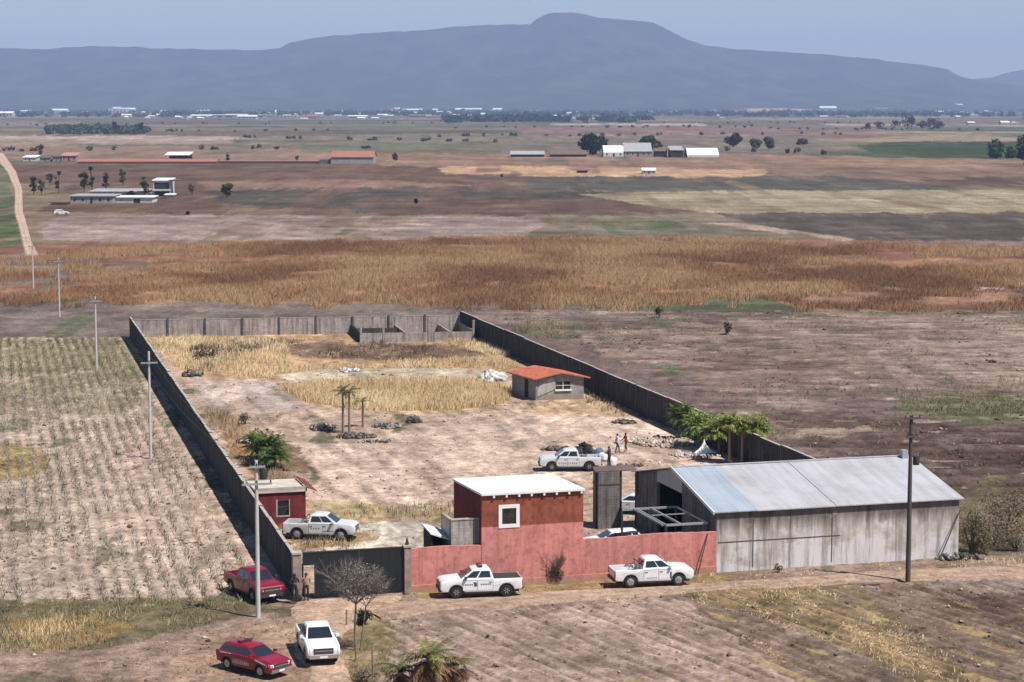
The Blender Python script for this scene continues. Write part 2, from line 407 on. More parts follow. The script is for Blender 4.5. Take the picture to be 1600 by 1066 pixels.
def ground_map(x, y, jit):
    d = np.maximum(y, 30.0)
    # far plain: patchwork of strips of land
    ang = 0.10; u = x*math.cos(ang) + y*math.sin(ang); v = -x*math.sin(ang) + y*math.cos(ang)
    v2 = v + 40*vnoise(u/900, v/900, 3)
    rowi = np.floor(v2/170.0); cell = np.floor((u + 311*_h(rowi, rowi*0, 5))/420.0)
    h1 = _h(cell, rowi, 21); h2 = _h(cell, rowi, 22)
    pal = np.array([srgb(122,110,90,K), srgb(132,112,96,K), srgb(104,102,80,K), srgb(146,130,108,K), srgb(116,96,84,K), srgb(92,96,74,K), srgb(108,102,84,K)])
    C = pal[np.minimum((h1*7).astype(int), 6)] * (0.85 + 0.3*h2)[:, None]
    edge = np.abs((v2/170.0) % 1.0 - 0.5) > 0.47
    C[edge] *= 0.72
    rs = np.random.default_rng(100 + jit)
    for zi, (c, poly, wav) in enumerate(ZONES):
        P = [G(px, py) for px, py in poly]
        ax = np.array([p.x for p in P]); ay = np.array([p.y for p in P])
        mid = ay.mean(); s = mid/3300.0            # metres per photograph pixel there
        mg = 40*s
        box = (x > ax.min()-mg) & (x < ax.max()+mg) & (y > ay.min()*0.9) & (y < ay.max()*1.1)
        if not box.any(): continue
        xb, yb = x[box], y[box]
        asp = yb*yb/(FPX*CAMH)                      # ground depth of one row
        lx = 26*s; ly = 9*mid*mid/(FPX*CAMH)
        wx = (fbm(xb/lx, yb/ly, 31+zi, 4)-.5)*30*s*wav + (vnoise(xb/(lx*.12), yb/(ly*.15), 51+zi+jit*7)-.5)*7*s*wav
        wy = (fbm(xb/lx, yb/ly, 131+zi, 4)-.5)*13*asp*wav + (vnoise(xb/(lx*.12), yb/(ly*.15), 151+zi+jit*7)-.5)*5*asp*wav
        ins = pip(xb+wx, yb+wy, [(p.x, p.y) for p in P])
        idx = np.flatnonzero(box)[ins]
        my = sum(q[1] for q in poly)/len(poly); sat = .66 if my < 390 else .84
        cc = np.array(srgb(*c, K)); cc = (cc.mean()*(1-sat) + cc*sat)*(.84 if my < 390 else 1.0)
        xi, yi = x[idx], y[idx]
        f1 = fbm(xi/(60*s), yi/(26*mid*mid/(FPX*CAMH)), 231+zi, 4)
        f2 = fbm(xi/(16*s), yi/(7*mid*mid/(FPX*CAMH)), 331+zi, 3)
        al = np.clip((.70 - f1)/.06, .25, 1)[:, None] * np.clip((.80 - f2)/.06, .5, 1)[:, None]
        C[idx] = C[idx]*(1-al) + cc*(1 + (f2-.5)*.5)[:, None]*al
    return C
# frame of the compound: along its front (UF) and along its long left wall (VL)
PA, PB, PC = G(463,935), G(204,526), G(720,517)
PE, PF, PK = G(640,922), G(1118,891), G(1497,868)
PD = G(1275,720,2.5); PD.z = 0
UF = (PK-PA).normalized(); VF = Vector((-UF.y, UF.x, 0)); ANG = math.atan2(UF.y, UF.x)
VL = (PB-PA).normalized()
INSIDE = [(p.x, p.y) for p in (PA, PB, PC, PD, PK)]
ROWD = (G(1480,1040) - G(1120,915)).normalized()      # furrows of the field in front
def furrow_field(x, y):
    pr = [G(*p) for p in [(600,965),(1040,930),(1480,905),(1900,905),(1900,1200),(560,1200)]]
    return pip(x, y, [(p.x, p.y) for p in pr])
LFIELD = [(p.x, p.y) for p in [G(-420,530), G(203,528), G(448,935), G(330,938), G(-420,945)]]
PFIELD = [(p.x, p.y) for p in [G(70,340), G(840,342), G(800,371), G(80,374)]]
RUTS = [[(455,690),(560,755),(640,795),(690,830)],[(480,680),(600,740),(700,800),(715,850)],[(560,862),(570,830),(640,790),(760,715),(905,645)],[(600,860),(640,820),(760,760),(850,742),(930,735)],[(520,660),(560,700),(700,735),(860,748)],[(310,600),(400,640),(470,690)],[(720,760),(800,690),(960,660)],[(540,850),(620,838),(700,846)]]
def land(x, y):
    C = sum(ground_map(x, y, j) for j in range(3))/3.0
    n1 = fbm(x/1.6, y/2.2, 5, 4); n2 = fbm(x/14, y/30, 6, 4); n3 = fbm(x/0.5, y/0.7, 9, 2)
    near = np.clip((420-y)/200, 0, 1)
    C = C * (1 + near*(n1-.5)*0.75 + (n2-.5)*0.62)[:, None]
    z = np.zeros_like(x)
    ins = pip(x, y, INSIDE)
    # mid distance: streaks lying along the rows of the fields
    mid = (y > 270) & (y < 2600)
    st = fbm(x/42, y/7.0, 77, 4) - .5
    C[mid] *= (1 + st[mid]*0.75)[:, None]
    st3 = fbm(x/4.5, y/16.0, 79, 3) - .5; C[mid] *= (1 + st3[mid]*0.5)[:, None]
    st2 = (vnoise(x/5.0, y/4.0, 78)-.5)*np.clip((900-y)/500, 0, 1)
    C[mid] *= (1 + st2[mid]*0.45)[:, None]
    # ploughed land right of the compound: broken clods drawn out along the rows
    rf = pip(x, y, [(p.x, p.y) for p in [G(735,482), G(1800,486), G(1800,872), G(1500,868), G(1280,735), G(1000,575)]])
    s3 = fbm(x/5.5, y/1.7, 41, 5)-.5
    C[rf] *= (1 + s3[rf]*1.25)[:, None]; z[rf] += s3[rf]*0.35
    pale = rf & (vnoise(x/3.2, y/1.5, 43) > .88); C[pale] = C[pale]*0.5 + np.array(srgb(190,168,150,K))*0.5
    # furrows in front
    ff = furrow_field(x, y); q = (x*(-ROWD.y) + y*ROWD.x)
    q2 = q + 0.18*(vnoise(x/6, y/6, 61)-.5)
    fw = np.sin(q2*2*math.pi/0.9); ff_s = 0.75 + 0.5*vnoise(x/5, y/5, 63)
    z[ff] += (fw*0.045*ff_s + (fbm(q2/.7, (x*ROWD.x+y*ROWD.y)/2.2, 64, 3)-.5)*0.16)[ff]
    C[ff] *= (1 + 0.11*fw + 0.55*(fbm(q2/.55, (x*ROWD.x+y*ROWD.y)/2.6, 67, 3)-.5) + 0.24*(vnoise(q2/1.7, (x*ROWD.x+y*ROWD.y)/9, 65)-.5))[ff][:, None]
    gv_ = np.exp(-((((q2/1.15) % 1.0)-.5)/.10)**2)*(.35+.65*vnoise(q2/1.15, (x*ROWD.x+y*ROWD.y)/14, 68)); C[ff] *= (1-.34*gv_[ff])[:, None]; z[ff] -= (.07*gv_)[ff]
    yel = ff & (vnoise(q2/1.3, (x*ROWD.x+y*ROWD.y)/4.5, 66) > .80) & (x > 4)
    C[yel] = C[yel]*0.5 + np.array(srgb(196,168,116,K))*0.5
    # stubble rows left
    lf = pip(x, y, LFIELD); qn = x*VL.y - y*VL.x
    lw = np.sin(qn*2*math.pi/1.05 + 1.2*(vnoise(x/7, y/12, 71)-.5))
    z[lf] += (lw*0.03 + (n3-.5)*0.09)[lf]
    C[lf] *= (1 + 0.11*lw + 0.4*(n3-.5))[lf][:, None]
    # ploughed strip far left
    pf = pip(x, y, PFIELD); pw = np.sin((x*0.8+y*0.45)*2*math.pi/9.0)
    C[pf] *= (1 + 0.08*pw)[pf][:, None]
    # vehicle tracks over the yard
    tr = ins & (y > PA.y)
    tw = fbm((x*VL.x+y*VL.y)/9.0, (x*VL.y-y*VL.x)/0.9, 81, 3)-.5
    C[tr] *= (1 + tw[tr]*0.85)[:, None]
    z[tr] += (n1[tr]-.5)*0.05
    for line in RUTS:
        P = [G(*p) for p in line]; dmin = np.full(x.shape, 99.0); sel = tr
        xs, ys = x[sel] + (vnoise(x[sel]/4, y[sel]/4, 91)-.5)*1.2, y[sel]
        dm = np.full(xs.shape, 99.0)
        for i in range(len(P)-1):
            ax, ay, bx, by = P[i].x, P[i].y, P[i+1].x, P[i+1].y; L2 = (bx-ax)**2+(by-ay)**2
            tt = np.clip(((xs-ax)*(bx-ax)+(ys-ay)*(by-ay))/L2, 0, 1); dm = np.minimum(dm, np.hypot(xs-ax-tt*(bx-ax), ys-ay-tt*(by-ay)))
        k = np.exp(-((dm-.85)/.24)**2); br = vnoise(xs/2.5, ys/2.5, 93)
        C[sel] *= (1 + .50*k*(br-.22))[:, None]; z[sel] -= .045*k
    near2 = (y < 250) & ~ff & ~lf & ~rf & ~ins
    z[near2] += (n1[near2]-.5)*0.10
    z -= 0.09
    return np.clip(C, 0.004, 0.9), z
def build_ground():
    rows = np.concatenate([np.arange(1130, 169.2, -1.25), [168.6,168,167.5,167.1,166.75,166.45,166.2,166.0]])
    dist = np.array([G(800, p).y for p in rows]); ncol = 980
    ang = np.linspace(-0.29, 0.29, ncol)
    dist = np.concatenate([dist, [2.0e4]]); 
    X = np.outer(dist, np.tan(ang)); Y = np.repeat(dist[:, None], ncol, 1)
    x = X.ravel(); y = Y.ravel()
    C, z = land(x, y)
    V = np.stack([x, y, z], 1); nr = len(dist)
    i = np.arange(nr-1)[:, None]*ncol + np.arange(ncol-1)[None, :]; i = i.ravel()
    F = np.stack([i, i+1, i+ncol+1, i+ncol], 1)
    # skirt to the sides and behind the viewpoint
    kx = np.array([[-9000,-300,-.12],[9000,-300,-.12],[x[ncol-1],y[ncol-1],z[ncol-1]],[x[0],y[0],z[0]],[x[-1],y[-1],-.1],[x[-ncol],y[-ncol],-.1],[9000,20000,-.1],[-9000,20000,-.1]], float)
    n0 = len(V); V = np.concatenate([V, kx]); C = np.concatenate([C, np.repeat(np.array([srgb(150,128,108,K)]), 8, 0)])
    F = np.concatenate([F, np.array([[n0,n0+1,n0+2,n0+3],[n0+1,n0+6,n0+4,n0+2],[n0+7,n0,n0+3,n0+5]])])
    o = fastmesh('ground', V, F, M['soil'], C, smooth=True); kind(o, 'structure')
build_ground()

def strip_mesh(name, left, right, col, z, wav=0.3, res=0.5, mottle=0.35):
    """a road: two pixel polylines -> a worn strip of packed earth, own geometry"""
    n = len(left); L = [G(*p) for p in left]; Rr = [G(*p) for p in right]
    A, B = [], []
    for i in range(n-1):
        k = max(2, int((L[i+1]-L[i]).length/res)); 
        for j in range(k): A.append(L[i].lerp(L[i+1], j/k)); B.append(Rr[i].lerp(Rr[i+1], j/k))
    A.append(L[-1]); B.append(Rr[-1])
    A = np.array([(p.x, p.y) for p in A]); B = np.array([(p.x, p.y) for p in B]); m = 14; k = len(A)
    t = np.linspace(0, 1, m)
    wob = (fbm(np.arange(k)/5.0, np.zeros(k), 7, 4)-.5)*wav; wob2 = (fbm(np.arange(k)/5.0, np.ones(k)*9, 8, 4)-.5)*wav
    T = t[None, :]*(1 + wob2[:, None] - wob[:, None]) + wob[:, None]
    P = A[:, None, :]*(1-T[..., None]) + B[:, None, :]*T[..., None]
    x = P[..., 0].ravel(); y = P[..., 1].ravel()
    base = np.array(srgb(*col, K)); tt = np.tile(t, k)
    rut = np.exp(-((tt-.3)/.1)**2) + np.exp(-((tt-.7)/.1)**2)
    C = base[None, :] * (0.92 + 0.16*rut + (fbm(x/1.5, y/3, 3, 4)-.5)*mottle)[:, None]
    zz = np.full_like(x, z); zz[tt < .01] = -0.1; zz[tt > .99] = -0.1
    V = np.stack([x, y, zz], 1)
    i = (np.arange(k-1)[:, None]*m + np.arange(m-1)[None, :]).ravel()
    F = np.stack([i, i+1, i+m+1, i+m], 1)
    o = fastmesh(name, V, F, M['soil'], C, smooth=True); return kind(o, 'structure')
strip_mesh('dirt_road', [(1640,880),(1400,889),(1118,909),(850,924),(640,936),(560,947)], [(1640,902),(1400,908),(1118,921),(900,938),(690,952),(600,968)], (186,158,138), 0.020, 0.25)
strip_mesh('driveway', [(470,938),(462,955),(452,985),(460,1020),(480,1045),(486,1120)], [(634,930),(600,950),(540,990),(532,1025),(545,1045),(575,1120)], (200,170,146), 0.026, 0.22)
strip_mesh('track', [(62,402),(50,380),(42,350),(36,330),(35,310),(35,296),(25,268),(6,240),(-40,226)], [(40,402),(35,380),(28,350),(22,330),(23,310),(23,296),(11,268),(-11,242),(-65,226)], (198,172,154), 0.05, 0.10, 6.0, 0.2)

# ------------------------------------------------------------------ mountain
def mountain(name, prof, d_base, d_ridge, d_end, cols, seed, rough):
    px = np.arange(prof[0][0], prof[-1][0]+1, 4.0)
    e = (YH - np.interp(px, [p[0] for p in prof], [p[1] for p in prof]))/FPX
    e = e + (fbm(px/22, px*0, seed, 4)-.5)*0.0011*(e > .003)
    a = (px-800)/FPX; nr = 90; t = np.concatenate([np.linspace(0, 1, nr), [1.06, 1.15, 1.3]])
    D = d_base + (d_ridge-d_base)*t[:, None] + 0*px[None, :]
    s = np.clip(t, 0, 1)[:, None]
    # toe slopes first, then the steep flank
    shape = 0.30*s + 0.70*s**1.7
    shape = np.where(t[:, None] > 1, 1-(t[:, None]-1)*1.2, shape)
    X = D*a[None, :]; 
    g = fbm(X/520, D/1600, seed+3, 5); rid = 1-np.abs(2*g-1)
    gull = (rid-.62)*rough*np.sin(np.pi*np.clip(s, 0, 1))**0.8
    Z = (CAMH + D*e[None, :])*shape*(1+gull*0.9)
    V = np.stack([X, D, Z - 3.0*(1-s)], -1).reshape(-1, 3); nc = len(px); n = len(t)
    i = (np.arange(n-1)[:, None]*nc + np.arange(nc-1)[None, :]).ravel()
    F = np.stack([i, i+1, i+nc+1, i+nc], 1)
    m1 = fbm(X/110, D/230, seed+9, 5); m2 = fbm(X/900, D/600, seed+12, 4)
    ca, cb2, cc = [np.array(c) for c in cols]
    k = np.clip((m1-.36)/.3, 0, 1)[..., None]
    C = ca*(1-k) + cb2*k
    bare = np.clip((m2 - .58 - .35*s)/.05, 0, 1)[..., None]*(s < .3)[..., None]
    C = C*(1-bare) + cc*bare
    o = fastmesh(name, V, F, M['hill'], C.reshape(-1, 3), smooth=True); kind(o, 'structure'); return X, D, Z
RIDGE = [(-420,86),(-200,80),(0,77),(80,78),(120,75),(180,73),(250,77),(330,79),(400,80),(440,77),(455,68),(480,63),(520,58),(600,53),(700,46),(760,42),(800,40.5),(828,41),(840,32),(855,25),(872,22),(890,21.5),(910,24),(935,30),(960,32.5),(1000,35),(1020,39),(1045,51),(1070,64),(1095,72),(1130,77),(1200,81),(1260,85),(1300,88),(1380,96),(1440,103),(1475,108),(1492,119),(1520,126),(1600,136),(1700,142),(2000,150)]
mountain('mountain', RIDGE, 9300, 12600, 15000, ((0.026,0.026,0.020),(0.056,0.046,0.038),(0.42,0.25,0.16)), 201, 0.42)
mountain('far_ridge', [(1300,150),(1440,132),(1500,124),(1545,122),(1560,116),(1580,112),(1610,108),(1680,104),(1760,112),(1900,128),(2050,140)], 13500, 16200, 18000, ((0.03,0.034,0.02),(0.07,0.06,0.04),(0.3,0.2,0.13)), 301, 0.3)
# ------------------------------------------------------------------ haze: one closed box of even air
hz = MB().box(-9500, 9500, -400, 20200, -60, 660)
m, t, b = new_mat('haze'); out = t.nodes['Material Output']; t.nodes.remove(b)
pv = t.nodes.new('ShaderNodeVolumePrincipled'); pv.inputs['Density'].default_value = 8.8e-5
pv.inputs['Color'].default_value = (0.52, 0.66, 1.0, 1); pv.inputs['Anisotropy'].default_value = 0.0
t.links.new(pv.outputs[0], out.inputs['Volume'])
kind(hz.build('haze', m), 'stuff')
# ================================================================== WALLS AND BUILDINGS
def FP(u, v, z=0.0): p = PA + UF*u + VF*v; return Vector((p.x, p.y, z))
def UPX(px, v=0.0, z=0.0):
    a = (px-800)/FPX
    return (a*((PA.y+VF.y*v)*CT + (CAMH-z)*ST) - PA.x - VF.x*v) / (UF.x - a*UF.y*CT)
def VPX(px, u, z=0.0):
    a = (px-800)/FPX
    return (a*((PA.y+UF.y*u)*CT + (CAMH-z)*ST) - PA.x - UF.x*u) / (VF.x - a*VF.y*CT)
def ZPX(p, py):
    b = (533-py)/FPX
    return CAMH + p.y*(b*CT - ST)/(CT + b*ST)
def FUV(p): q = p - PA; return q.dot(UF), q.dot(VF)

def wall_run(name, a, b, h, label, n, post_side, post_w, post_over, mat, th=0.16, jit=0.05, cop=True):
    L = (b-a).length; rz = math.atan2(b.y-a.y, b.x-a.x)
    t = thing(name, label, 'wall', a, rz)
    mb = MB(); cb = MB(); hs = [h + random.uniform(-jit, jit) for _ in range(n)]
    for i in range(n):
        x0, x1 = L*i/n + 0.09, L*(i+1)/n - 0.09
        mb.box(x0, x1, -th/2, th/2, -0.2, hs[i]); cb.box(x0-.02, x1+.02, -th/2-.025, th/2+.025, hs[i]+.002, hs[i]+.05)
    mb.build('blockwork', mat, t)
    if cop: cb.build('coping', M['coping'], t)
    for i in range(n+1):
        x = L*i/n; y0, y1 = (-th/2-.03, th/2+post_w) if post_side > 0 else (-th/2-post_w, th/2+.03)
        MB().box(x-.10, x+.10, y0, y1, -0.2, h + post_over + random.uniform(-.04, .06)).build('post', M['post'], t)
    return t
WALLH = 2.55
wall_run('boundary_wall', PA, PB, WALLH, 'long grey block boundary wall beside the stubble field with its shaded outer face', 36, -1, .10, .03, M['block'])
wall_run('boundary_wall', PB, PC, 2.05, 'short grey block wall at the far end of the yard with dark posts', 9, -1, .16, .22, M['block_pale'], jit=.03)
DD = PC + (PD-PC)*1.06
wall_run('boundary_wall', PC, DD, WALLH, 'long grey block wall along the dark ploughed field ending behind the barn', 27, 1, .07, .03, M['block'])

# gate with its two pillars
gu0, gu1 = UPX(473), UPX(631)
def pillar(u, h, w2, label):
    t = thing('gate_pillar', label, 'pillar', FP(u, 0), ANG)
    MB().box(-w2/2, w2/2, -w2/2, w2/2, -.1, h).build('shaft', M['brickred'], t)
    c = MB().box(-w2/2-.06, w2/2+.06, -w2/2-.06, w2/2+.06, h+.002, h+.12)
    c.build('cap', M['coping'], t)
    return t
m, t, b = new_mat('worn brick'); f = noise_node(t, 2.2, 6, .7)
t.links.new(ramp(t, f, [(.3,(0.16,0.11,0.095)),(.55,(0.30,0.21,0.18)),(.75,(0.42,0.36,0.31))]), b.inputs['Base Color']); b.inputs['Roughness'].default_value = .95
M['brickred'] = m
pillar(UPX(463.5), 2.72, .50, 'brick gate pillar at the corner of the long wall beside the open little door')
tp = pillar(UPX(636.5), 2.75, .42, 'brick gate pillar between the dark gate and the pink wall')
MB().lathe([(.0,.62),(.05,.5),(.09,.34),(.12,.2),(.10,.125),(0,.125)], (0,0,2.75), (0,0,1), 8).build('finial', M['dark_metal'], tp)
t = thing('metal_gate', 'dark sheet metal gate with a small open doorway at its end', 'gate', FP(0,0), ANG)
d0, d1 = UPX(473.5), UPX(491); gh = 2.72
mb = MB().box(d1+.04, gu1, -.03, .03, .06, gh).box(d0, d1+.04, -.03, .03, 1.98, gh)
for k in range(1, 12):
    x = d1 + (gu1-d1)*k/12; mb.box(x-.012, x+.012, -.045, -.031, .08, gh-.02)
mb.build('gate_panel', M['gate'], t)
fr = MB().box(d1, d1+.07, -.055, -.032, 0.02, 1.97).box(d0, gu1, -.06, .06, gh+.002, gh+.07).box((d1+gu1)/2-.05, (d1+gu1)/2+.05, -.06, -.032, .05, gh)
fr.build('gate_frame', M['dark_metal'], t)
dr = MB().hexa([(d0,.02,.05),(d0+.05,.02,.05),(d0+.12,.74,.05),(d0+.07,.74,.05),(d0,.02,1.95),(d0+.05,.02,1.95),(d0+.12,.74,1.95),(d0+.07,.74,1.95)])
dp = dr.build('small_door', M['gate'], t)
MB().box(d0+.13,d0+.17,.60,.68,.95,1.05).build('handle', M['galv'], dp)

# pink painted front wall
def painted(name, c, c2, zfade=None):
    m, t, b = new_mat(name); f = noise_node(t, 0.8, 7, .7); f2 = noise_node(t, 1.0, 4, .7, 'Object', (2.2, 2.2, .25))
    col = ramp(t, f, [(.32, c2), (.55, c), (.75, tuple(min(1, x*1.14) for x in c))])
    col = mixc(t, 'MULTIPLY', 1.0, col, ramp(t, f2, [(.34,(.78,.76,.75)),(.55,(1.03,1.03,1.03))]))
    f5 = noise_node(t, 2.6, 8, .8); col = mixc(t, 'MULTIPLY', 1.0, col, ramp(t, f5, [(.36,(.66,.64,.63)),(.5,(1,1,1)),(.68,(1.12,1.13,1.14))]))
    tc = t.nodes.new('ShaderNodeTexCoord'); sp = t.nodes.new('ShaderNodeSeparateXYZ'); t.links.new(tc.outputs['Object'], sp.inputs[0])
    ma = t.nodes.new('ShaderNodeMath'); ma.operation = 'MULTIPLY_ADD'; t.links.new(f, ma.inputs[0]); ma.inputs[1].default_value = -1.6; t.links.new(sp.outputs[2], ma.inputs[2])
    mr = t.nodes.new('ShaderNodeMapRange'); t.links.new(ma.outputs[0], mr.inputs[0]); mr.inputs[1].default_value = -.25; mr.inputs[2].default_value = -.75; mr.inputs[3].default_value = 0; mr.inputs[4].default_value = .6
    col = mixc(t, 'MIX', mr.outputs[0], col, (.30,.20,.15))
    t.links.new(col, b.inputs['Base Color']); b.inputs['Roughness'].default_value = .9; b.inputs['Specular IOR Level'].default_value = .2
    bump(t, b, f, .2, .02); return m
M['pink'] = painted('pink limewash', (0.58,0.225,0.19), (0.50,0.19,0.165))
M['pink_base'] = painted('salmon limewash', (0.56,0.24,0.17), (0.48,0.19,0.14))
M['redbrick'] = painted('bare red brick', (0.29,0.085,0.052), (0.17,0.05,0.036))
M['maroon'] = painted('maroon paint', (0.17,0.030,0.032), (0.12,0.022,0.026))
pu0, pu1 = UPX(641), UPX(1118); tu0, tu1 = UPX(752), UPX(910)
t = thing('front_wall', 'long pink painted street wall with a paler salmon plinth', 'wall', FP(0,0), ANG)
mb = MB(); nseg = 40
for (s0, s1) in ((pu0, tu0), (tu1, pu1)):
    for k in range(12):
        a0 = s0+(s1-s0)*k/12; a1 = s0+(s1-s0)*(k+1)/12
        hh = 2.62 + .05*math.sin(a0*.9)
        mb.box(a0, a1, -.1, .1, -.1, hh)
mb.build('wall_body', M['pink'], t)
MB().box(pu0+.02, pu1, -.22, -.103, -.1, .36).build('plinth', M['pink_base'], t)
# tall house at the wall
fc = FP(tu0,0); zt0 = ZPX(FP(tu0,0), 774); zt1 = ZPX(FP(tu1,0), 768.5)
dep = VPX(709, tu0, 5)
t = thing('gatehouse', 'two storey pink and bare brick house with white sloping roof and one white framed window', 'house', FP(0,0), ANG)
zb = ZPX(FP(tu0,0), 824)
x0, x1 = tu0, tu1
wz0, wz1 = ZPX(FP(UPX(794),0), 818.5), ZPX(FP(UPX(794),0), 793.5); wx0, wx1 = UPX(783.5), UPX(805.5)
def front_wall_with_hole(mb, xa, xb, za, zb_, y0, y1, hx0, hx1, hz0, hz1):
    mb.box(xa, hx0, y0, y1, za, zb_); mb.box(hx1, xb, y0, y1, za, zb_)
    if hz0 > za: mb.box(hx0, hx1, y0, y1, za, min(hz0, zb_))
    if hz1 < zb_: mb.box(hx0, hx1, y0, y1, max(hz1, za), zb_)
mb = MB(); mb.box(x0, x1, -.13, .12, -.1, zb); mb.build('wall', M['pink'], t, label='pink painted lower wall')
mb = MB(); front_wall_with_hole(mb, x0, x1, zb, zt0-.02, -.12, .12, wx0, wx1, wz0, wz1)
mb.build('wall', M['redbrick'], t, label='bare red brick upper wall')
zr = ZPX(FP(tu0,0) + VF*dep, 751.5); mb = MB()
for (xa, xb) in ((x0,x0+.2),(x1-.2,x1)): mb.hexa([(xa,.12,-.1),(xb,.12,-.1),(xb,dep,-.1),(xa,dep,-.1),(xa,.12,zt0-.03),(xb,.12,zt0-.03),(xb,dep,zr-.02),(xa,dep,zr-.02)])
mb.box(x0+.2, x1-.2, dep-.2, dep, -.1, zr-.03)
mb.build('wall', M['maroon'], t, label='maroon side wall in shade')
f = MB(); e = .22
f.box(wx0-e, wx1+e, -.17, -.121, wz0-e, wz0); f.box(wx0-e, wx1+e, -.17, -.121, wz1, wz1+e); f.box(wx0-e, wx0, -.17, -.121, wz0, wz1); f.box(wx1, wx1+e, -.17, -.121, wz0, wz1)
wf = f.build('window', M['white_paint'], t)
MB().box(wx0, wx1, .0, .03, wz0, wz1).build('pane', M['glass'], wf)
MB().box((wx0+wx1)/2-.025, (wx0+wx1)/2+.025, -.05, -.005, wz0, wz1).box(wx0, wx1, -.052, -.006, wz0+.42*(wz1-wz0), wz0+.42*(wz1-wz0)+.04).build('mullion', M['dark_metal'], wf)
zr = ZPX(FP(tu0,0) + VF*dep, 751.5)
r0 = MB(); ov = .12
zf = zt0
r0.hexa([(x0-.05,-.28,zf),(x1+.06,-.28,zf),(x1+.06,dep+ov,zr),(x0-.05,dep+ov,zr),(x0-.05,-.28,zf+.13),(x1+.06,-.28,zf+.13),(x1+.06,dep+ov,zr+.13),(x0-.05,dep+ov,zr+.13)])
r0.build('roof', M['roof_white'], t)
for k in range(8):
    x = x0 + .75 + (x1-x0-.9)*k/7
    MB().box(x-.06, x+.06, -.27, -.10, zf-.17, zf-.005).build('rafter_end', M['white_paint'], t)
# block screen wall standing against the house
a0, a1 = UPX(705, 0.5), UPX(751, 0.5)
t = thing('block_annex', 'low bare grey block annex against the shaded side of the pink house', 'annex', FP(0,0), ANG)
za = ZPX(FP(a0, .5), 813)
MB().box(a0, x0-.01, .4, .6, -.1, za).box(a0, a0+.2, .6, 3.0, -.1, za).build('wall', M['block_pale'], t)
MB().box(a0-.04, x0-.01, .36, .64, za+.002, za+.07).build('coping', M['coping'], t)
# little lean-to left of it
s0, s1 = UPX(674, 1.2), UPX(704, 1.2); zs = ZPX(FP(s0,1.2), 834); zs2 = ZPX(FP(s1,1.2), 838); 
t = thing('lean_to_shed', 'small dark shed with a white sloping roof behind the pink wall', 'shed', FP(0,0), ANG)
MB().box(s0, s0+.1, 1.2, 3.2, -.1, zs-.02).box(s1-.1, s1, 1.2, 3.2, -.1, zs2-.06).box(s0+.1, s1-.1, 3.0, 3.2, -.1, zs2-.06).build('wall', M['interior'], t)
MB().hexa([(s0-.1,1.0,zs),(s1,1.0,zs2-.25),(s1,3.4,zs2-.05),(s0-.1,3.4,zs+.15),(s0-.1,1.0,zs+.1),(s1,1.0,zs2-.15),(s1,3.4,zs2+.05),(s0-.1,3.4,zs+.25)]).build('roof', M['roof_white'], t)

# barn
bu0, bu1 = UPX(1119), UPX(1497)
ze0, ze1 = ZPX(FP(bu0,0), 799), ZPX(FP(bu1,0), 780.5)
vr = VPX(1054, bu0, 6.0); zr0 = ZPX(FP(bu0, vr), 731); zr1 = ZPX(FP(bu1, vr), 714)
# barn wall material
m, t, b = new_mat('stained barn render')
tc = t.nodes.new('ShaderNodeTexCoord'); sp = t.nodes.new('ShaderNodeSeparateXYZ'); t.links.new(tc.outputs['Object'], sp.inputs[0])
f1 = noise_node(t, .55, 6, .7); col = ramp(t, f1, [(.3,(0.36,0.305,0.265)),(.5,(0.48,0.425,0.38)),(.72,(0.62,0.57,0.54))])
f2 = noise_node(t, 1.0, 5, .75, 'Object', (1.7, 1.7, .12)); col = mixc(t, 'MULTIPLY', 1.0, col, ramp(t, f2, [(.36,(.46,.44,.43)),(.52,(.97,.97,.97)),(.72,(1.12,1.12,1.13))]))
# run-off stains below the eave, uneven in length
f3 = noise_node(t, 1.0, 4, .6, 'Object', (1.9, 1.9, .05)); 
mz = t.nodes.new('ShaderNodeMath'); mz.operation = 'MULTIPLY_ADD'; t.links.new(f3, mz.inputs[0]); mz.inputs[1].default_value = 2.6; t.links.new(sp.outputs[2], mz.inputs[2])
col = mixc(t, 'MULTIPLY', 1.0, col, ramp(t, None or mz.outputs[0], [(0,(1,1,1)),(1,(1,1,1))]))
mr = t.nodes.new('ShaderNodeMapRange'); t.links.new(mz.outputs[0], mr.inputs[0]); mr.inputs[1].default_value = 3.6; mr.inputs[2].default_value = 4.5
col = mixc(t, 'MULTIPLY', mr.outputs[0], col, (.36,.34,.33))
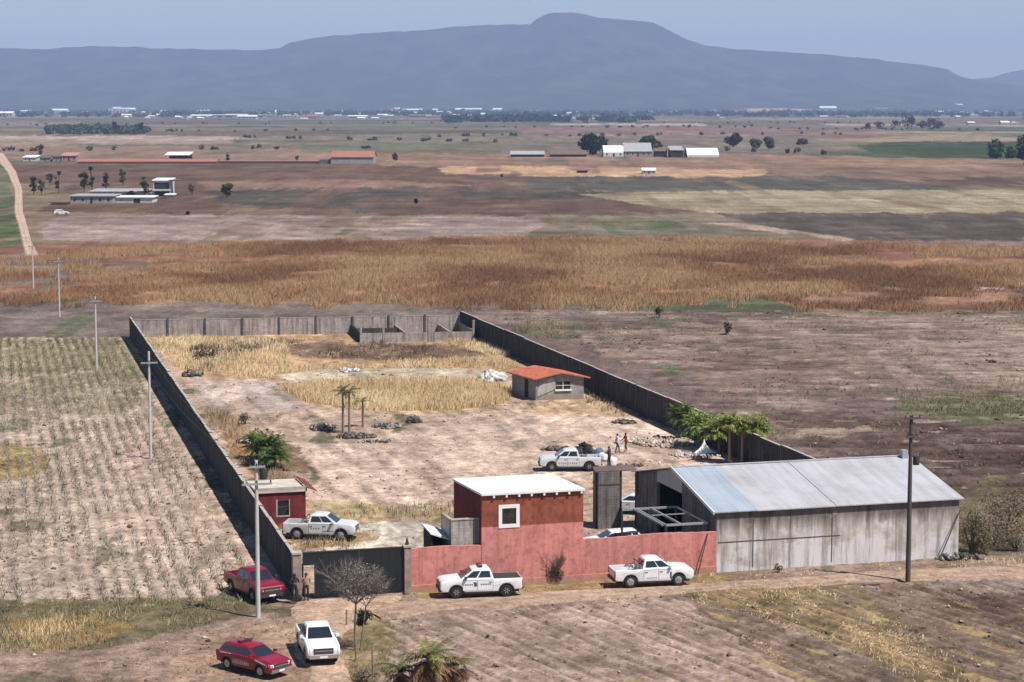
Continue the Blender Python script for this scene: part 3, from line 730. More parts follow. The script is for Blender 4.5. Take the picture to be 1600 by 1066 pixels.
# limewash patches low on the wall
f4 = noise_node(t, .35, 5, .7, 'Object', (1,1,1.4))
ms = t.nodes.new('ShaderNodeMath'); ms.operation = 'MULTIPLY_ADD'; t.links.new(sp.outputs[2], ms.inputs[0]); ms.inputs[1].default_value = -.07; t.links.new(f4, ms.inputs[2])
col = mixc(t, 'MIX', ramp(t, ms.outputs[0], [(.36,(0,0,0)),(.46,(.85,.85,.85))]), col, mixc(t, 'MULTIPLY', 1.0, (0.64,0.595,0.59), ramp(t, f2, [(.38,(.45,.44,.45)),(.52,(1,1,1))])))
t.links.new(col, b.inputs['Base Color']); b.inputs['Roughness'].default_value = .95; b.inputs['Specular IOR Level'].default_value = .15
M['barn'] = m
def sheet_mat(name, c, c2):
    m, t, b = new_mat(name)
    tc = t.nodes.new('ShaderNodeTexCoord'); wv = t.nodes.new('ShaderNodeTexWave'); wv.wave_type = 'BANDS'; wv.bands_direction = 'X'
    wv.inputs['Scale'].default_value = 1.3; wv.inputs['Distortion'].default_value = 0.0; t.links.new(tc.outputs['Object'], wv.inputs['Vector'])
    f = noise_node(t, .35, 6, .65); f2 = noise_node(t, 1.0, 4, .6, 'Object', (2.0,.15,.15))
    col = ramp(t, f, [(.3, c2), (.6, c)]); col = mixc(t, 'MULTIPLY', 1.0, col, ramp(t, f2, [(.35,(.86,.85,.84)),(.6,(1.03,1.03,1.03))]))
    t.links.new(col, b.inputs['Base Color']); b.inputs['Roughness'].default_value = .6; b.inputs['Metallic'].default_value = .0
    bump(t, b, wv.outputs['Fac'], .35, .04); return m
M['sheet'] = sheet_mat('pale roofing sheet', (0.41,0.40,0.415), (0.32,0.31,0.32))
M['sheet_blue'] = sheet_mat('bluish roofing sheet', (0.33,0.37,0.42), (0.28,0.32,0.365))
M['sheet_brown'] = sheet_mat('rusty brown sheet', (0.14,0.085,0.07), (0.08,0.055,0.05))
t = thing('barn', 'large barn with stained grey street wall and pale sheet roof', 'barn', FP(0,0), ANG)
EV = (ze0+ze1)/2; RZ = (zr0+zr1)/2
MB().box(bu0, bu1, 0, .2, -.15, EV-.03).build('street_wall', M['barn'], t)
# joints between the precast bays
j = MB()
for px in (1176, 1299): 
    x = UPX(px); j.box(x-.035, x+.035, -.012, -.002, .1, EV-.3)
j.box(bu0+.1, UPX(1312), -.010, -.003, 1.78, 1.86)
j.build('joint', M['post'], t)
vb = 2*vr
g = MB()
def zroof(v): return EV + (RZ-EV)*(1-abs(v-vr)/vr) - .05
ov0, ov1 = 6.2, 11.0          # open bay in the gable end
def gable(mb, xa, xb, va, vb_, za=-.1, n=6, zb_=None):
    for k in range(n):
        p, q = va+(vb_-va)*k/n, va+(vb_-va)*(k+1)/n
        mb.hexa([(xa,p,za),(xb,p,za),(xb,q,za),(xa,q,za),(xa,p,zroof(p)),(xb,p,zroof(p)),(xb,q,zroof(q)),(xa,q,zroof(q))])
gable(g, bu0, bu0+.2, .2, ov0); g.build('gable_wall', M['block_mid'], t)
g = MB(); gable(g, bu0, bu0+.2, ov1, vb); g.build('gable_wall', M['block_mid'], t)
g = MB(); gable(g, bu1-.2, bu1, .2, vb); g.build('gable_wall', M['block_pale'], t)
MB().box(bu0, bu1, vb, vb+.2, -.1, EV-.05).build('rear_wall', M['block'], t)
g = MB(); gable(g, bu0-.03, bu0+.17, ov0, ov1, 3.9, 8); g.build('gable_cladding', M['galv'], t)
def slope(mb, xa, xb, up, lift=0.0, th=.07):
    va, vb_ = (-.22, vr) if up else (vb+.22, vr)
    za = EV - .22*(RZ-EV)/vr + lift; zb_ = RZ + lift
    mb.hexa([(xa,va,za),(xb,va,za),(xb,vb_,zb_),(xa,vb_,zb_),(xa,va,za+th),(xb,va,za+th),(xb,vb_,zb_+th),(xa,vb_,zb_+th)])
usplit = UPX(1181); useam = UPX(1303)
mb = MB(); slope(mb, bu0-.25, usplit-.002, True, .02); mb.build('roof_sheet', M['sheet_blue'], t, label='bluish newer roof sheet at the open end')
mb = MB(); slope(mb, usplit, useam-.02, True); slope(mb, useam+.02, bu1+.25, True, .012); mb.build('roof_sheet', M['sheet'], t, label='pale roof sheets')
mb = MB(); slope(mb, bu0-.25, bu1+.25, False); mb.build('roof_sheet', M['sheet'], t)
MB().box(bu0-.25, bu1+.25, vr-.15, vr+.15, RZ+.075, RZ+.115).build('ridge_cap', M['sheet'], t)
rk = MB(); rk.bar((bu0-.27,-.22,EV-.03), (bu0-.27,vr,RZ+.06), .05, .2); rk.build('barge_board', M['white_paint'], t)
MB().box(bu1-.6, bu1-.2, vr-.6, vr-.2, RZ-.1, RZ+.55).build('vent', M['galv'], t)
# dark tubes added in place of slanting shadow lines on pink wall and barn
for (pa, pb, lab, vv) in (((1105,833),(1090,886),'thin dark tube standing in for a slanting shadow on the pink wall near the barn', -.12), ((1498,797),(1468,864),'thin dark tube standing in for a slanting shadow on the far end of the stained barn wall', -.10)):
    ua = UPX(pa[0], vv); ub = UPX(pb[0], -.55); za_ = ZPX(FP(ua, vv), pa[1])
    o = MB().tube(FP(ua, vv-.05, za_), FP(ub, -.55, 0.0), .035, .045, 8).build('shadow_line', M['pole_wood']); tag(o, lab, 'pole')

# carport frame beside the barn
t = thing('carport_frame', 'open grey metal carport frame without a roof beside the barn', 'frame', FP(0,0), ANG)
cz = 3.0; v0c = .7; u1c = bu0-.35
v1c = VPX(1057, u1c, cz); ucs = [UPX(px, v0c, cz) for px in (1010, 1036, 1064)] + [u1c]; u0c = UPX(972, v1c, cz)
MB().bar((u0c+1.0,v0c,cz),(u1c,v0c,cz),.10,.14).build('beam', M['galv'], t); MB().bar((u0c,v1c,cz),(u1c,v1c,cz),.10,.14).build('beam', M['galv'], t)
for x in [u0c+1.0]+ucs[1:]:
    MB().bar((x,v0c+.051,cz+.002),(x-.0,v1c-.051,cz+.002),.08,.12).build('rafter', M['galv'], t)
MB().bar((u0c+1.05,(v0c+v1c)/2,cz+.10),(u1c-.05,(v0c+v1c)/2,cz+.10),.06,.06).build('purlin', M['galv'], t)
for (x,y) in ((u0c+1.0,v0c),(u1c,v1c),(u0c,v1c),(u1c,v0c)):
    MB().box(x-.06,x+.06,y-.06,y+.06,-.05,cz-.075).build('post', M['dark_metal'], t)
# tall block pier, awning
pr = G(947, 822); t = thing('block_pier', 'tall grey block pier holding the brown awning beside the barn', 'pier', pr, ANG)
wz = ZPX(pr, 736); wpr = 35/PXM(822)
pm = MB(); pm.box(-wpr/2, wpr/2, -.6, .6, -.1, wz); pm.build('blockwork', M['block_mid'], t)
MB().box(-wpr/2-.03, wpr/2+.03, -.63, .63, wz-.9, wz-.8).build('band', M['post'], t)
pu, pv = FUV(pr)
t = thing('awning', 'thin rusty brown awning between the block pier and the barn', 'awning', FP(0,0), ANG)
MB().hexa([(pu-wpr/2-.2,pv-.5,wz+.02),(bu0-.05,pv-.5,wz+.02),(bu0-.05,pv+.15,wz+.25),(pu-wpr/2-.2,pv+.15,wz+.25),(pu-wpr/2-.2,pv-.5,wz+.1),(bu0-.05,pv-.5,wz+.1),(bu0-.05,pv+.15,wz+.33),(pu-wpr/2-.2,pv+.15,wz+.33)]).build('roof_sheet', M['sheet_brown'], t)
MB().box(bu0-1.2,bu0-1.05,pv-.3,pv-.15,-.1,wz+.02).build('post', M['dark_metal'], t)
MB().box(pu-wpr/2-.1,pu-wpr/2+.05,pv-.3,pv-.15,-.1,wz+.18).build('post', M['dark_metal'], t)
o = MB(); us0, us1 = UPX(994, pv-.8), UPX(1020, pv-.8)
nx = 8
for k in range(nx):
    xa = us0+(us1-us0)*k/nx; xb = us0+(us1-us0)*(k+1)/nx; ya = pv-.8+.10*math.sin(k*1.3); yb = pv-.8+.10*math.sin((k+1)*1.3)
    o.add([FP(xa,ya,wz-1.7+.1*math.sin(k)),FP(xb,yb,wz-1.7+.1*math.sin(k+1)),FP(xb,yb,wz),FP(xa,ya,wz)],[(0,1,2,3)])
    o.add([FP(xa,ya+.02,wz-1.7+.1*math.sin(k)),FP(xb,yb+.02,wz-1.7+.1*math.sin(k+1)),FP(xb,yb+.02,wz),FP(xa,ya+.02,wz)],[(3,2,1,0)])
tag(o.build('hanging_sheet', M['galv']), 'pale grey sheet hanging from the awning in front of the dark barn end', 'sheet')

# maroon guardhouse by the long wall
gr = G(478, 823); gu, gv = FUV(gr); g0 = UPX(403, gv)
t = thing('guardhouse', 'small maroon guardhouse with flat whitish roof and tiled edge beside the long wall', 'guardhouse', FP(0,0), ANG)
gz = ZPX(gr, 767.5); gd = 4.2
hx0, hx1 = UPX(434, gv), UPX(452, gv); hz0, hz1 = ZPX(FP(hx0,gv), 806), ZPX(FP(hx0,gv), 783)
mb = MB(); front_wall_with_hole(mb, g0, gu, -.1, gz, gv, gv+.15, hx0, hx1, hz0, hz1)
mb.box(g0, g0+.15, gv+.15, gv+gd, -.1, gz).box(gu-.15, gu, gv+.15, gv+gd, -.1, gz).box(g0+.15, gu-.15, gv+gd-.15, gv+gd, -.1, gz)
mb.build('wall', M['maroon'], t)
wf = MB().box(hx0-.1,hx0,gv-.03,gv-.002,hz0-.1,hz1+.1).box(hx1,hx1+.06,gv-.03,gv-.002,hz0-.1,hz1+.1).box(hx0,hx1,gv-.03,gv-.002,hz0-.1,hz0).build('window', M['coping'], t)
MB().box(hx0,hx1,gv+.06,gv+.09,hz0,hz1).build('pane', M['glass'], wf)
MB().box(g0-.1, gu+.1, gv-.12, gv+gd+.1, gz+.002, gz+.16).build('roof', M['roof_worn'], t)
MB().box(g0-.1, gu+.1, gv-.12, gv-.0, gz+.162, gz+.36).build('parapet', M['coping'], t)
M['tile'] = painted('red roof tile', (0.56,0.18,0.115), (0.44,0.14,0.09))
tl = MB()
for k in range(12):
    a_ = gv-.3+(gd+.4)*k/12; b_ = gv-.3+(gd+.4)*(k+1)/12-.02; lf = .03*(k % 2)
    tl.hexa([(gu+.05,a_,gz+.30+lf),(gu+.75,a_,gz-.02+lf),(gu+.75,b_,gz-.02+lf),(gu+.05,b_,gz+.30+lf),(gu+.05,a_,gz+.36+lf),(gu+.75,a_,gz+.04+lf),(gu+.75,b_,gz+.04+lf),(gu+.05,b_,gz+.36+lf)])
M['tile_dark'] = painted('old maroon tile', (0.22,0.07,0.06), (0.16,0.05,0.045)); tl.build('tile_edge', M['tile_dark'], t)

# tiled house in the yard
h0, h1, h2 = G(837,624.5), G(912,622), G(800,613.5)
ex = (h1-h0); hw = ex.length; ex.normalize(); ey = Vector((-ex.y, ex.x, 0)); hd = 7.0
ey2 = (h2-h0); 
HM = Matrix(((ex.x, ey2.normalized().x, 0, 0), (ex.y, ey2.normalized().y, 0, 0), (0,0,1,0), (0,0,0,1))); hd = ey2.length
t = thing('tiled_house', 'small unfinished grey house with a red tiled gable roof in the yard', 'house', h0)
def hb(mb): mb.v = [tuple(HM @ Vector(p)) for p in mb.v]; return mb
M['plaster'] = painted('grey render', (0.32,0.30,0.28), (0.25,0.235,0.22))
M['plaster_pale'] = painted('pale render', (0.46,0.42,0.38), (0.36,0.33,0.30))
zeh = ZPX(h0, 592); zah = ZPX((h0+h1)/2, 583)
wx0, wx1 = hw*.42, hw*.72; 
mb = MB(); front_wall_with_hole(mb, 0, hw, -.1, zeh, 0, .18, wx0, wx1, .95, 1.75)
mb.hexa([(0,0,zeh),(hw,0,zeh),(hw,.18,zeh),(0,.18,zeh),(hw*.5-.05,0,zah-.05),(hw*.5+.05,0,zah-.05),(hw*.5+.05,.18,zah-.05),(hw*.5-.05,.18,zah-.05)])
dy0, dy1 = hd*.30, hd*.48
mb.box(0,.18,.18,dy0,-.1,zeh).box(0,.18,dy1,hd,-.1,zeh).box(0,.18,dy0,dy1,1.85,zeh).box(hw-.18,hw,.18,hd,-.1,zeh).box(.18,hw-.18,hd-.18,hd,-.1,zeh)
hb(mb).build('wall', M['plaster'], t)
arc = MB(); n = 9; pts = []
for k in range(n+1):
    x = hw*.03 + hw*.36*k/n; top = zeh*.5 + (zeh*.55)*math.sin(min(1, k/n*1.05)*math.pi/2); pts.append((x, min(top, zeh+ (zah-zeh)*(x/(hw*.5)) - .05)))
for k in range(n):
    arc.hexa([(pts[k][0],-.05,.25+.08*k),(pts[k+1][0],-.05,.25+.08*(k+1)),(pts[k+1][0],-.003,.25+.08*(k+1)),(pts[k][0],-.003,.25+.08*k),(pts[k][0],-.05,pts[k][1]),(pts[k+1][0],-.05,pts[k+1][1]),(pts[k+1][0],-.003,pts[k+1][1]),(pts[k][0],-.003,pts[k][1])])
hb(arc).build('render_patch', M['plaster_pale'], t, label='pale curved patch of render')
wfr = hb(MB().box(wx0-.12,wx1+.12,-.14,-.003,.80,.95).box(wx0,wx1,.02,.06,1.33,1.37).box((wx0+wx1)/2-.03,(wx0+wx1)/2+.03,.021,.059,.95,1.75)).build('window', M['white_paint'], t)
hb(MB().box(wx0,wx1,.09,.12,.95,1.75)).build('pane', M['glass'], wfr)
hb(MB().box(.08,.12,dy0,dy1,0,1.85)).build('door', M['interior'], t)
rf = MB(); o_ = .42
def tslope(xa, za_, xb, zb_):
    rf.hexa([(xa,-o_,za_),(xb,-o_,zb_),(xb,hd+o_,zb_),(xa,hd+o_,za_),(xa,-o_,za_+.1),(xb,-o_,zb_+.1),(xb,hd+o_,zb_+.1),(xa,hd+o_,za_+.1)])
sl_ = (zah-zeh)/(hw*.5)
tslope(-o_, zeh-o_*sl_, hw*.5, zah); tslope(hw*.5, zah, hw+o_+.1, zeh-o_*sl_)
nrib = 22
for k in range(nrib):
    y = -o_ + (hd+2*o_)*k/nrib
    for (xa,za_,xb,zb_) in ((-o_,zeh-o_*sl_+.105,hw*.5,zah+.105),(hw+o_+.1,zeh-o_*sl_+.105,hw*.5,zah+.105)):
        rf.bar((xa,y+.1,za_),(xb,y+.1,zb_),.14,.06)
hb(rf).build('roof', M['tile'], t)

# unfinished block walls at the back of the yard
r0_, r1_, r2_ = G(564,534), G(740,531), G(546,517)
ex = (r1_-r0_).normalized(); rw = (r1_-r0_).length; rz = math.atan2(ex.y, ex.x); rd = (r2_-r0_).length
t = thing('unfinished_building', 'roofless unfinished block rooms with bare posts at the back of the yard', 'ruin', r0_, rz)
ey_ = Vector((-ex.y, ex.x, 0)); sk = (r2_-r0_).dot(ex)/max(.1,(r2_-r0_).dot(ey_)); rd = (r2_-r0_).dot(ey_)
def wseg(a, b, h, mat='block_pale'): return MB().bar((*a, h/2-.1), (*b, h/2-.1), .18, h+.2).build('wall_segment', M[mat], t)
wseg((.1,0),(rw*.99,0),1.05); wseg((0,.15),(sk*rd,rd),1.15,'block'); wseg((rw,.15),(rw+sk*rd,rd),1.2); wseg((sk*rd+.1,rd),(rw+sk*rd-.1,rd),1.0)
for k in (2,4): wseg((rw*k/5+.05,.15),(rw*k/5+sk*rd,rd-.15),.95)
wseg((sk*rd*.5+.2,rd*.5),(rw*.38,rd*.5),1.0,'block')
for k in range(6):
    MB().box(rw*k/5-.13,rw*k/5+.13,-.14,.14,-.1,2.0+.25*((k*7)%3)).build('post', M['block_pale'], t)
    x = rw*k/5+sk*rd; MB().box(x-.12,x+.12,rd-.13,rd+.13,-.1,1.9+.3*((k*5)%3)).build('post', M['block_pale'], t)
# ================================================================== VEHICLES
def seat_glass(mb, quad, lift, mi=0, th=.012):
    a, b_, c, d = [Vector(p) for p in quad]; n = (b_-a).cross(d-a).normalized()*lift
    n2 = n.normalized()*(-th)
    p = [a+n, b_+n, c+n, d+n]; q = [v+n2 for v in p]
    mb.hexa(q + p, mi)
def lerp4(Q, u0, u1, v0, v1):
    """sub quad of Q = (bottom-left, bottom-right, top-right, top-left)"""
    a, b_, c, d = [Vector(p) for p in Q]
    f = lambda u, v: (a*(1-u)+b_*u)*(1-v) + (d*(1-u)+c*u)*v
    return (f(u0,v0), f(u1,v0), f(u1,v1), f(u0,v1))
def arch(cx, cz, r, n=7, a0=180, a1=0):
    return [(cx + r*math.cos(R(a0+(a1-a0)*k/n)), cz + r*math.sin(R(a0+(a1-a0)*k/n))) for k in range(n+1)]
SC = dict(pickup=.94, suv=.86)
def vehicle(name, label, cat, loc, rotz, paint, kind_='pickup', lightbar=False, decal=None, bedcover=False, dark_bumper=False, group=None, stripe=False):
    t = thing(name, label, cat, loc, rotz, group)
    paint = M[paint]; W = .93
    if kind_ == 'pickup':
        L0, L1 = -2.66, 2.66; rx, fx = -1.62, 1.62; belt = 1.24; wr = .41
        low = [(L0,.62),(L0+.05,.50)] + [(rx-.47,.46)] + arch(rx,.40,.47)[1:-1] + [(rx+.47,.40),(fx-.47,.40)] + arch(fx,.40,.47)[1:-1] + [(fx+.47,.44),(2.52,.44),(L1,.62),(L1-.02,1.0),(2.52,1.13),(2.2,1.19)]
        outer = low + [(1.32,belt+.02),(-.80,belt),(-.82,1.20),(L0,1.20)]
        inner = low + [(1.32,belt+.02),(-.80,belt),(-.80,.70),(L0,.70)]
        gh = dict(b0=-.80,b1=1.34,t0=-.62,t1=.52,zt=1.86)
    else:
        L0, L1 = -2.36, 2.42; rx, fx = -1.42, 1.48; belt = 1.10; wr = .36
        low = [(L0,.60),(L0+.06,.42)] + [(rx-.43,.40)] + arch(rx,.36,.43)[1:-1] + [(rx+.43,.34),(fx-.43,.34)] + arch(fx,.36,.43)[1:-1] + [(fx+.43,.36),(2.30,.34),(L1,.52),(L1-.04,.80),(2.22,.94),(1.9,1.0)]
        outer = low + [(1.10,belt),(-2.20,belt+.03),(L0+.02,.98)]
        inner = outer
        gh = dict(b0=-2.22,b1=1.16,t0=-1.80,t1=.25,zt=1.66)
    mb = MB()
    for s in (-1, 1):
        lay = [(s*(W-.14),0),(s*(W-.06),0),(s*(W-.015),.018),(s*W,.06)]
        mb.layers(outer, lay)
    mb.layers(inner, [(-(W-.15),0),(W-.15,0)])
    # cabin
    b0, b1, t0, t1, zt = gh['b0'], gh['b1'], gh['t0'], gh['t1'], gh['zt']; zb = belt-.01
    wb, wt = W-.06, W-.22
    zs = zt-.09
    def ring(x0, x1, wy, z): return [(x0,-wy,z),(x1,-wy+.06,z),(x1,wy-.06,z),(x0,wy,z)]
    A = ring(b0,b1,wb,zb); B = ring(t0,t1,wt,zs); C = ring(t0+.12,t1-.16,wt-.10,zt)
    Cm = ring(t0+.40,t1-.42,wt-.34,zt+.025)
    mb.add(A+B+C+Cm, [(k,(k+1)%4,4+(k+1)%4,4+k) for k in range(4)]+[(4+k,4+(k+1)%4,8+(k+1)%4,8+k) for k in range(4)]+[(8+k,8+(k+1)%4,12+(k+1)%4,12+k) for k in range(4)]+[(12,13,14,15),(3,2,1,0)])
    body = mb.build('body', paint, t, smooth=True, bevel=.035)
    # glass
    def V(p): return Vector(p)
    right = (A[0],A[1],B[1],B[0]); front = (A[1],A[2],B[2],B[1]); left = (A[2],A[3],B[3],B[2]); rear = (A[3],A[0],B[0],B[3])
    g = MB(); seat_glass(g, lerp4(front,.05,.95,.06,.94), .012); g.build('windscreen', M['glass'], t)
    g = MB(); seat_glass(g, lerp4(rear,.10,.90,.22,.88), .012); g.build('rear_window', M['glass'], t)
    spl = ((.08,.50),(.54,.90)) if kind_ == 'pickup' else ((.06,.24),(.27,.55),(.58,.92))
    for Q, fl in ((right, False), (left, True)):
        for (u0, u1) in spl:
            if fl: u0, u1 = 1-u1, 1-u0
            g = MB(); seat_glass(g, lerp4(Q,u0,u1,.14,.88), .012); g.build('side_window', M['glass'], t)
    # doors
    dx = ((.28,1.20),(-.72,.24)) if kind_ == 'pickup' else ((.10,1.08),(-.92,.06))
    for s in (-1, 1):
        for (xa, xb) in dx:
            d = MB(); y = s*(W+.002); d.hexa([(xa,y-.008,.52),(xb,y-.008,.52),(xb,y+.008,.52),(xa,y+.008,.52),(xa,y-.008,belt-.09),(xb,y-.008,belt-.09),(xb,y+.008,belt-.09),(xa,y+.008,belt-.09)])
            do = d.build('door', paint, t)
            MB().box(xa+.06,xa+.24,y-.03,y+.03,belt-.24,belt-.20).build('handle', M['plastic'] if paint is not M['car_red'] else paint, do)
    for s in (-1, 1):
        y = s*(W+.003); gp_ = MB()
        for x_ in sorted({v for pr_ in dx for v in pr_}): gp_.box(x_-.022,x_-.002,y-.004,y+.004,.50,belt-.09)
        gp_.box(dx[1][0],dx[0][1],y-.004,y+.004,belt-.089,belt-.066)
        gp_.build('door_seam', M['plastic'], t)
        for cx in (rx, fx):
            a_ = arch(cx, wr, wr+.115, 10, 185, -5); i_ = arch(cx, wr, wr+.055, 10, 185, -5); wa = MB()
            for q in range(10): wa.hexa([(a_[q][0],y-.012,a_[q][1]),(a_[q+1][0],y-.012,a_[q+1][1]),(a_[q+1][0],y+.006,a_[q+1][1]),(a_[q][0],y+.006,a_[q][1]),(i_[q][0],y-.012,i_[q][1]),(i_[q+1][0],y-.012,i_[q+1][1]),(i_[q+1][0],y+.006,i_[q+1][1]),(i_[q][0],y+.006,i_[q][1])])
            wa.build('wheel_arch', M['plastic'], t)
    t.scale = (SC[kind_],)*3
    if kind_ == 'pickup':
        MB().box(L0+.03,-.84,-(W-.16),(W-.16),.701,.72).build('bed_floor', M['bedliner'], t)
        MB().box(L0,L0+.05,-(W-.15),(W-.15),.70,1.16).build('tailgate', paint, t)
        if bedcover: MB().box(L0+.06,-.84,-(W-.1),(W-.1),1.172,1.20).build('bed_cover', M['tarp_dark'], t)
        else:
            rb = MB(); 
            for s in (-1, 1): rb.tube((-.95,s*.7,1.18),(-1.0,s*.62,1.62),.03,.03,8); rb.tube((-.95,s*.7,1.3),(-1.6,s*.76,1.18),.025,.025,8)
            rb.tube((-1.0,-.62,1.62),(-1.0,.62,1.62),.03,.03,8); rb.build('roll_bar', M['plastic'], t)
    bm_ = M['plastic'] if dark_bumper else paint
    zb0 = .44 if kind_ == 'pickup' else .34
    MB().box(L1-.10,L1+.06,-.80,.80,zb0,zb0+.20).build('bumper', M['plastic'] if dark_bumper else M['chrome'], t)
    MB().box(L0-.10,L0+.04,-.80,.80,.46,.62).build('bumper', M['plastic'], t)
    zg = .74 if kind_ == 'pickup' else .60
    gq = MB(); gq.box(L1-.06,L1+.012,-.56,.56,zg-.05,zg+.27); gr_ = gq.build('grille', M['plastic'], t)
    c = MB(); c.box(L1+.013,L1+.03,-.50,.50,zg+.10,zg+.15); c.build('grille_bar', M['chrome'], gr_)
    MB().box(L1+.061,L1+.07,-.22,.22,zb0+.04,zb0+.15).build('number_plate', M['white_paint'], t)
    for s in (-1, 1):
        MB().hexa([(L1-.22,s*.60,zg+.10),(L1+.008,s*.60,zg+.08),(L1-.10,s*.91,zg+.10),(L1-.32,s*.935,zg+.12),(L1-.26,s*.60,zg+.27),(L1-.02,s*.60,zg+.25),(L1-.14,s*.91,zg+.25),(L1-.36,s*.935,zg+.26)]).build('headlight', M['lamp_clear'], t)
        MB().box(L0-.02,L0+.05,s*.84-.075,s*.84+.075,.74,1.10).build('taillight', M['lamp_red'], t)
        MB().hexa([(b1-.42,s*(W+.01),belt+.02),(b1-.22,s*(W+.01),belt+.02),(b1-.24,s*(W+.20),belt+.04),(b1-.36,s*(W+.20),belt+.04),(b1-.42,s*(W+.01),belt+.18),(b1-.22,s*(W+.01),belt+.18),(b1-.24,s*(W+.20),belt+.18),(b1-.36,s*(W+.20),belt+.18)]).build('mirror', M['plastic'] if dark_bumper else paint, t)
        MB().box(rx+.50,fx-.50,s*(W-.08)-.06,s*(W-.08)+.06,.335,.395).build('side_step', M['plastic'], t)
        for x in (rx, fx):
            wo = MB().lathe([(0,.11),(.20,.115),(.235,.10),(.25,.04)], (x,s*(W-.13),wr), (0,s,0), 20).build('wheel', M['galv'] if not dark_bumper else M['dark_metal'], t, smooth=True)
            MB().lathe([(.24,-.12),(.33,-.125),(wr-.02,-.10),(wr,-.06),(wr,.06),(wr-.02,.10),(.33,.122),(.26,.115),(.245,.06),(.24,-.12)], (x,s*(W-.13),wr), (0,s,0), 24).build('tyre', M['tyre'], wo, smooth=True)
            hb_ = MB()
            for k in range(6):
                a_ = 2*math.pi*k/6; hb_.bar((x+.05*math.cos(a_),s*(W-.012),wr+.05*math.sin(a_)),(x+.2*math.cos(a_),s*(W-.012),wr+.2*math.sin(a_)),.03,.05)
            hb_.build('rim', M['chrome'], wo)
    MB().box(L0+.2,L1-.25,-(W-.2),(W-.2),.30,.44).build('chassis', M['black'], t)
    if lightbar:
        xl = (t0+t1)/2+.05
        l = MB().box(xl-.12,xl+.12,-.52,.52,zt+.06,zt+.15); l.box(xl-.08,xl+.08,-.4,-.36,zt,zt+.06).box(xl-.08,xl+.08,.36,.4,zt,zt+.06)
        lb = l.build('light_bar', M['dark_metal'], t)
        MB().box(xl-.125,xl+.125,-.50,-.20,zt+.152,zt+.17).build('red_lens', M['lamp_red'], lb)
        MB().box(xl-.125,xl+.125,.20,.50,zt+.152,zt+.17).build('blue_lens', M['tarp_blue'], lb)
    if decal:
        for s in (-1, 1):
            y = s*(W+.012); q = MB()
            for (xa, xb, za, zb_) in decal[1]: q.box(xa,xb,y-.004,y+.004,za,zb_)
            q.build('lettering', M[decal[0]], t)
    if stripe:
        for s in (-1, 1):
            y = s*(W+.006); q = MB()
            q.hexa([(-2.0,y-.006,belt-.12),(-1.0,y-.006,belt-.075),(-1.0,y+.006,belt-.075),(-2.0,y+.006,belt-.12),(-2.0,y-.006,belt-.06),(-1.0,y-.006,belt-.04),(-1.0,y+.006,belt-.04),(-2.0,y+.006,belt-.06)])
            q.build('side_stripe', M['white_paint'], t); q = MB()
            q.hexa([(1.12,y-.006,belt-.14),(2.0,y-.006,belt-.30),(2.0,y+.006,belt-.30),(1.12,y+.006,belt-.14),(1.12,y-.006,belt-.07),(2.0,y-.006,belt-.24),(2.0,y+.006,belt-.24),(1.12,y+.006,belt-.07)])
            q.build('side_stripe', M['white_paint'], t)
    return t
# worn, unreadable lettering on the doors is kept as rows of small marks
def marks(x0, x1, z, h, n): return [(x0+(x1-x0)*k/n, x0+(x1-x0)*(k+.62)/n, z, z+h) for k in range(n)]
DOORTXT = marks(-.62,.10,.84,.09,6) + [(.30,.48,.76,.98)] + marks(.56,1.12,.84,.09,5)
STRIPE_B = [(1.02,1.14,.55,.98)] + marks(-.55,.20,.60,.06,7)
def at_wheels(front_px, rear_px, fx=1.62, rx=-1.62, W=.93, side=1):
    """near side wheels seen at these ground points -> place and heading; side=+1 when the seen side is the left one"""
    a, b_ = G(*front_px), G(*rear_px); h = (a-b_).normalized(); l = Vector((-h.y, h.x, 0))
    c = (a+b_)/2 - l*side*W*.94 - h*(fx+rx)/2
    return (c.x, c.y, .0), math.atan2(h.y, h.x)
def at_corner(px, py, ang_deg, L1, W=.93, side=-1):
    h = Vector((math.cos(R(ang_deg)), math.sin(R(ang_deg)), 0)); l = Vector((-h.y, h.x, 0))
    k = .94 if L1 > 2.5 else .86; c = G(px, py) - h*L1*k - l*side*W*k; return (c.x, c.y, 0), R(ang_deg)
ZR = .022
def put(lr): return (lr[0][0], lr[0][1], ZR), lr[1]
l, r = put(at_wheels((716,936.5),(789,933.5),side=1))
vehicle('police_pickup', 'white double cab pickup with dark door lettering facing the gate along the pink wall', 'pickup truck', l, r, 'car_white', lightbar=True, decal=('decal_blue', DOORTXT), bedcover=True, dark_bumper=True)
l, r = put(at_wheels((1060,916.5),(986,920),side=-1))
vehicle('pickup_truck', 'white double cab pickup parked below the pink wall next to the barn', 'pickup truck', l, r, 'car_white', decal=('decal_blue', STRIPE_B))
l, r = put(at_corner(480,1043,-(90-13),2.62,side=-1))
vehicle('pickup_truck', 'white pickup on the driveway facing the viewer beside the red emergency car', 'pickup truck', l, r, 'car_white', bedcover=True)
l, r = at_corner(404,945,-58,2.62,side=-1)
vehicle('pickup_truck', 'dark red double cab pickup parked in front of the long wall by the gate', 'pickup truck', (l[0],l[1],-.03), r, 'car_darkred', dark_bumper=True)
l, r = at_corner(421,1062,-40,2.36,side=-1)
vehicle('emergency_car', 'red emergency estate car with roof light bar, white stripes and pale door lettering', 'car', (l[0],l[1],-.02), r, 'car_red', 'suv', lightbar=True, decal=('decal_pale', marks(-.86,.62,.52,.20,9)+marks(-.8,.5,.74,.05,8)), stripe=True)
l, r = at_wheels((537,844),(459,842),side=-1)
vehicle('pickup_truck', 'pale silver pickup parked before the maroon guardhouse', 'pickup truck', (l[0],l[1],-.05), r, 'car_silver', decal=('decal_grey', marks(-.6,.15,.8,.12,4)+[(.35,1.1,.62,.72)]), dark_bumper=False)
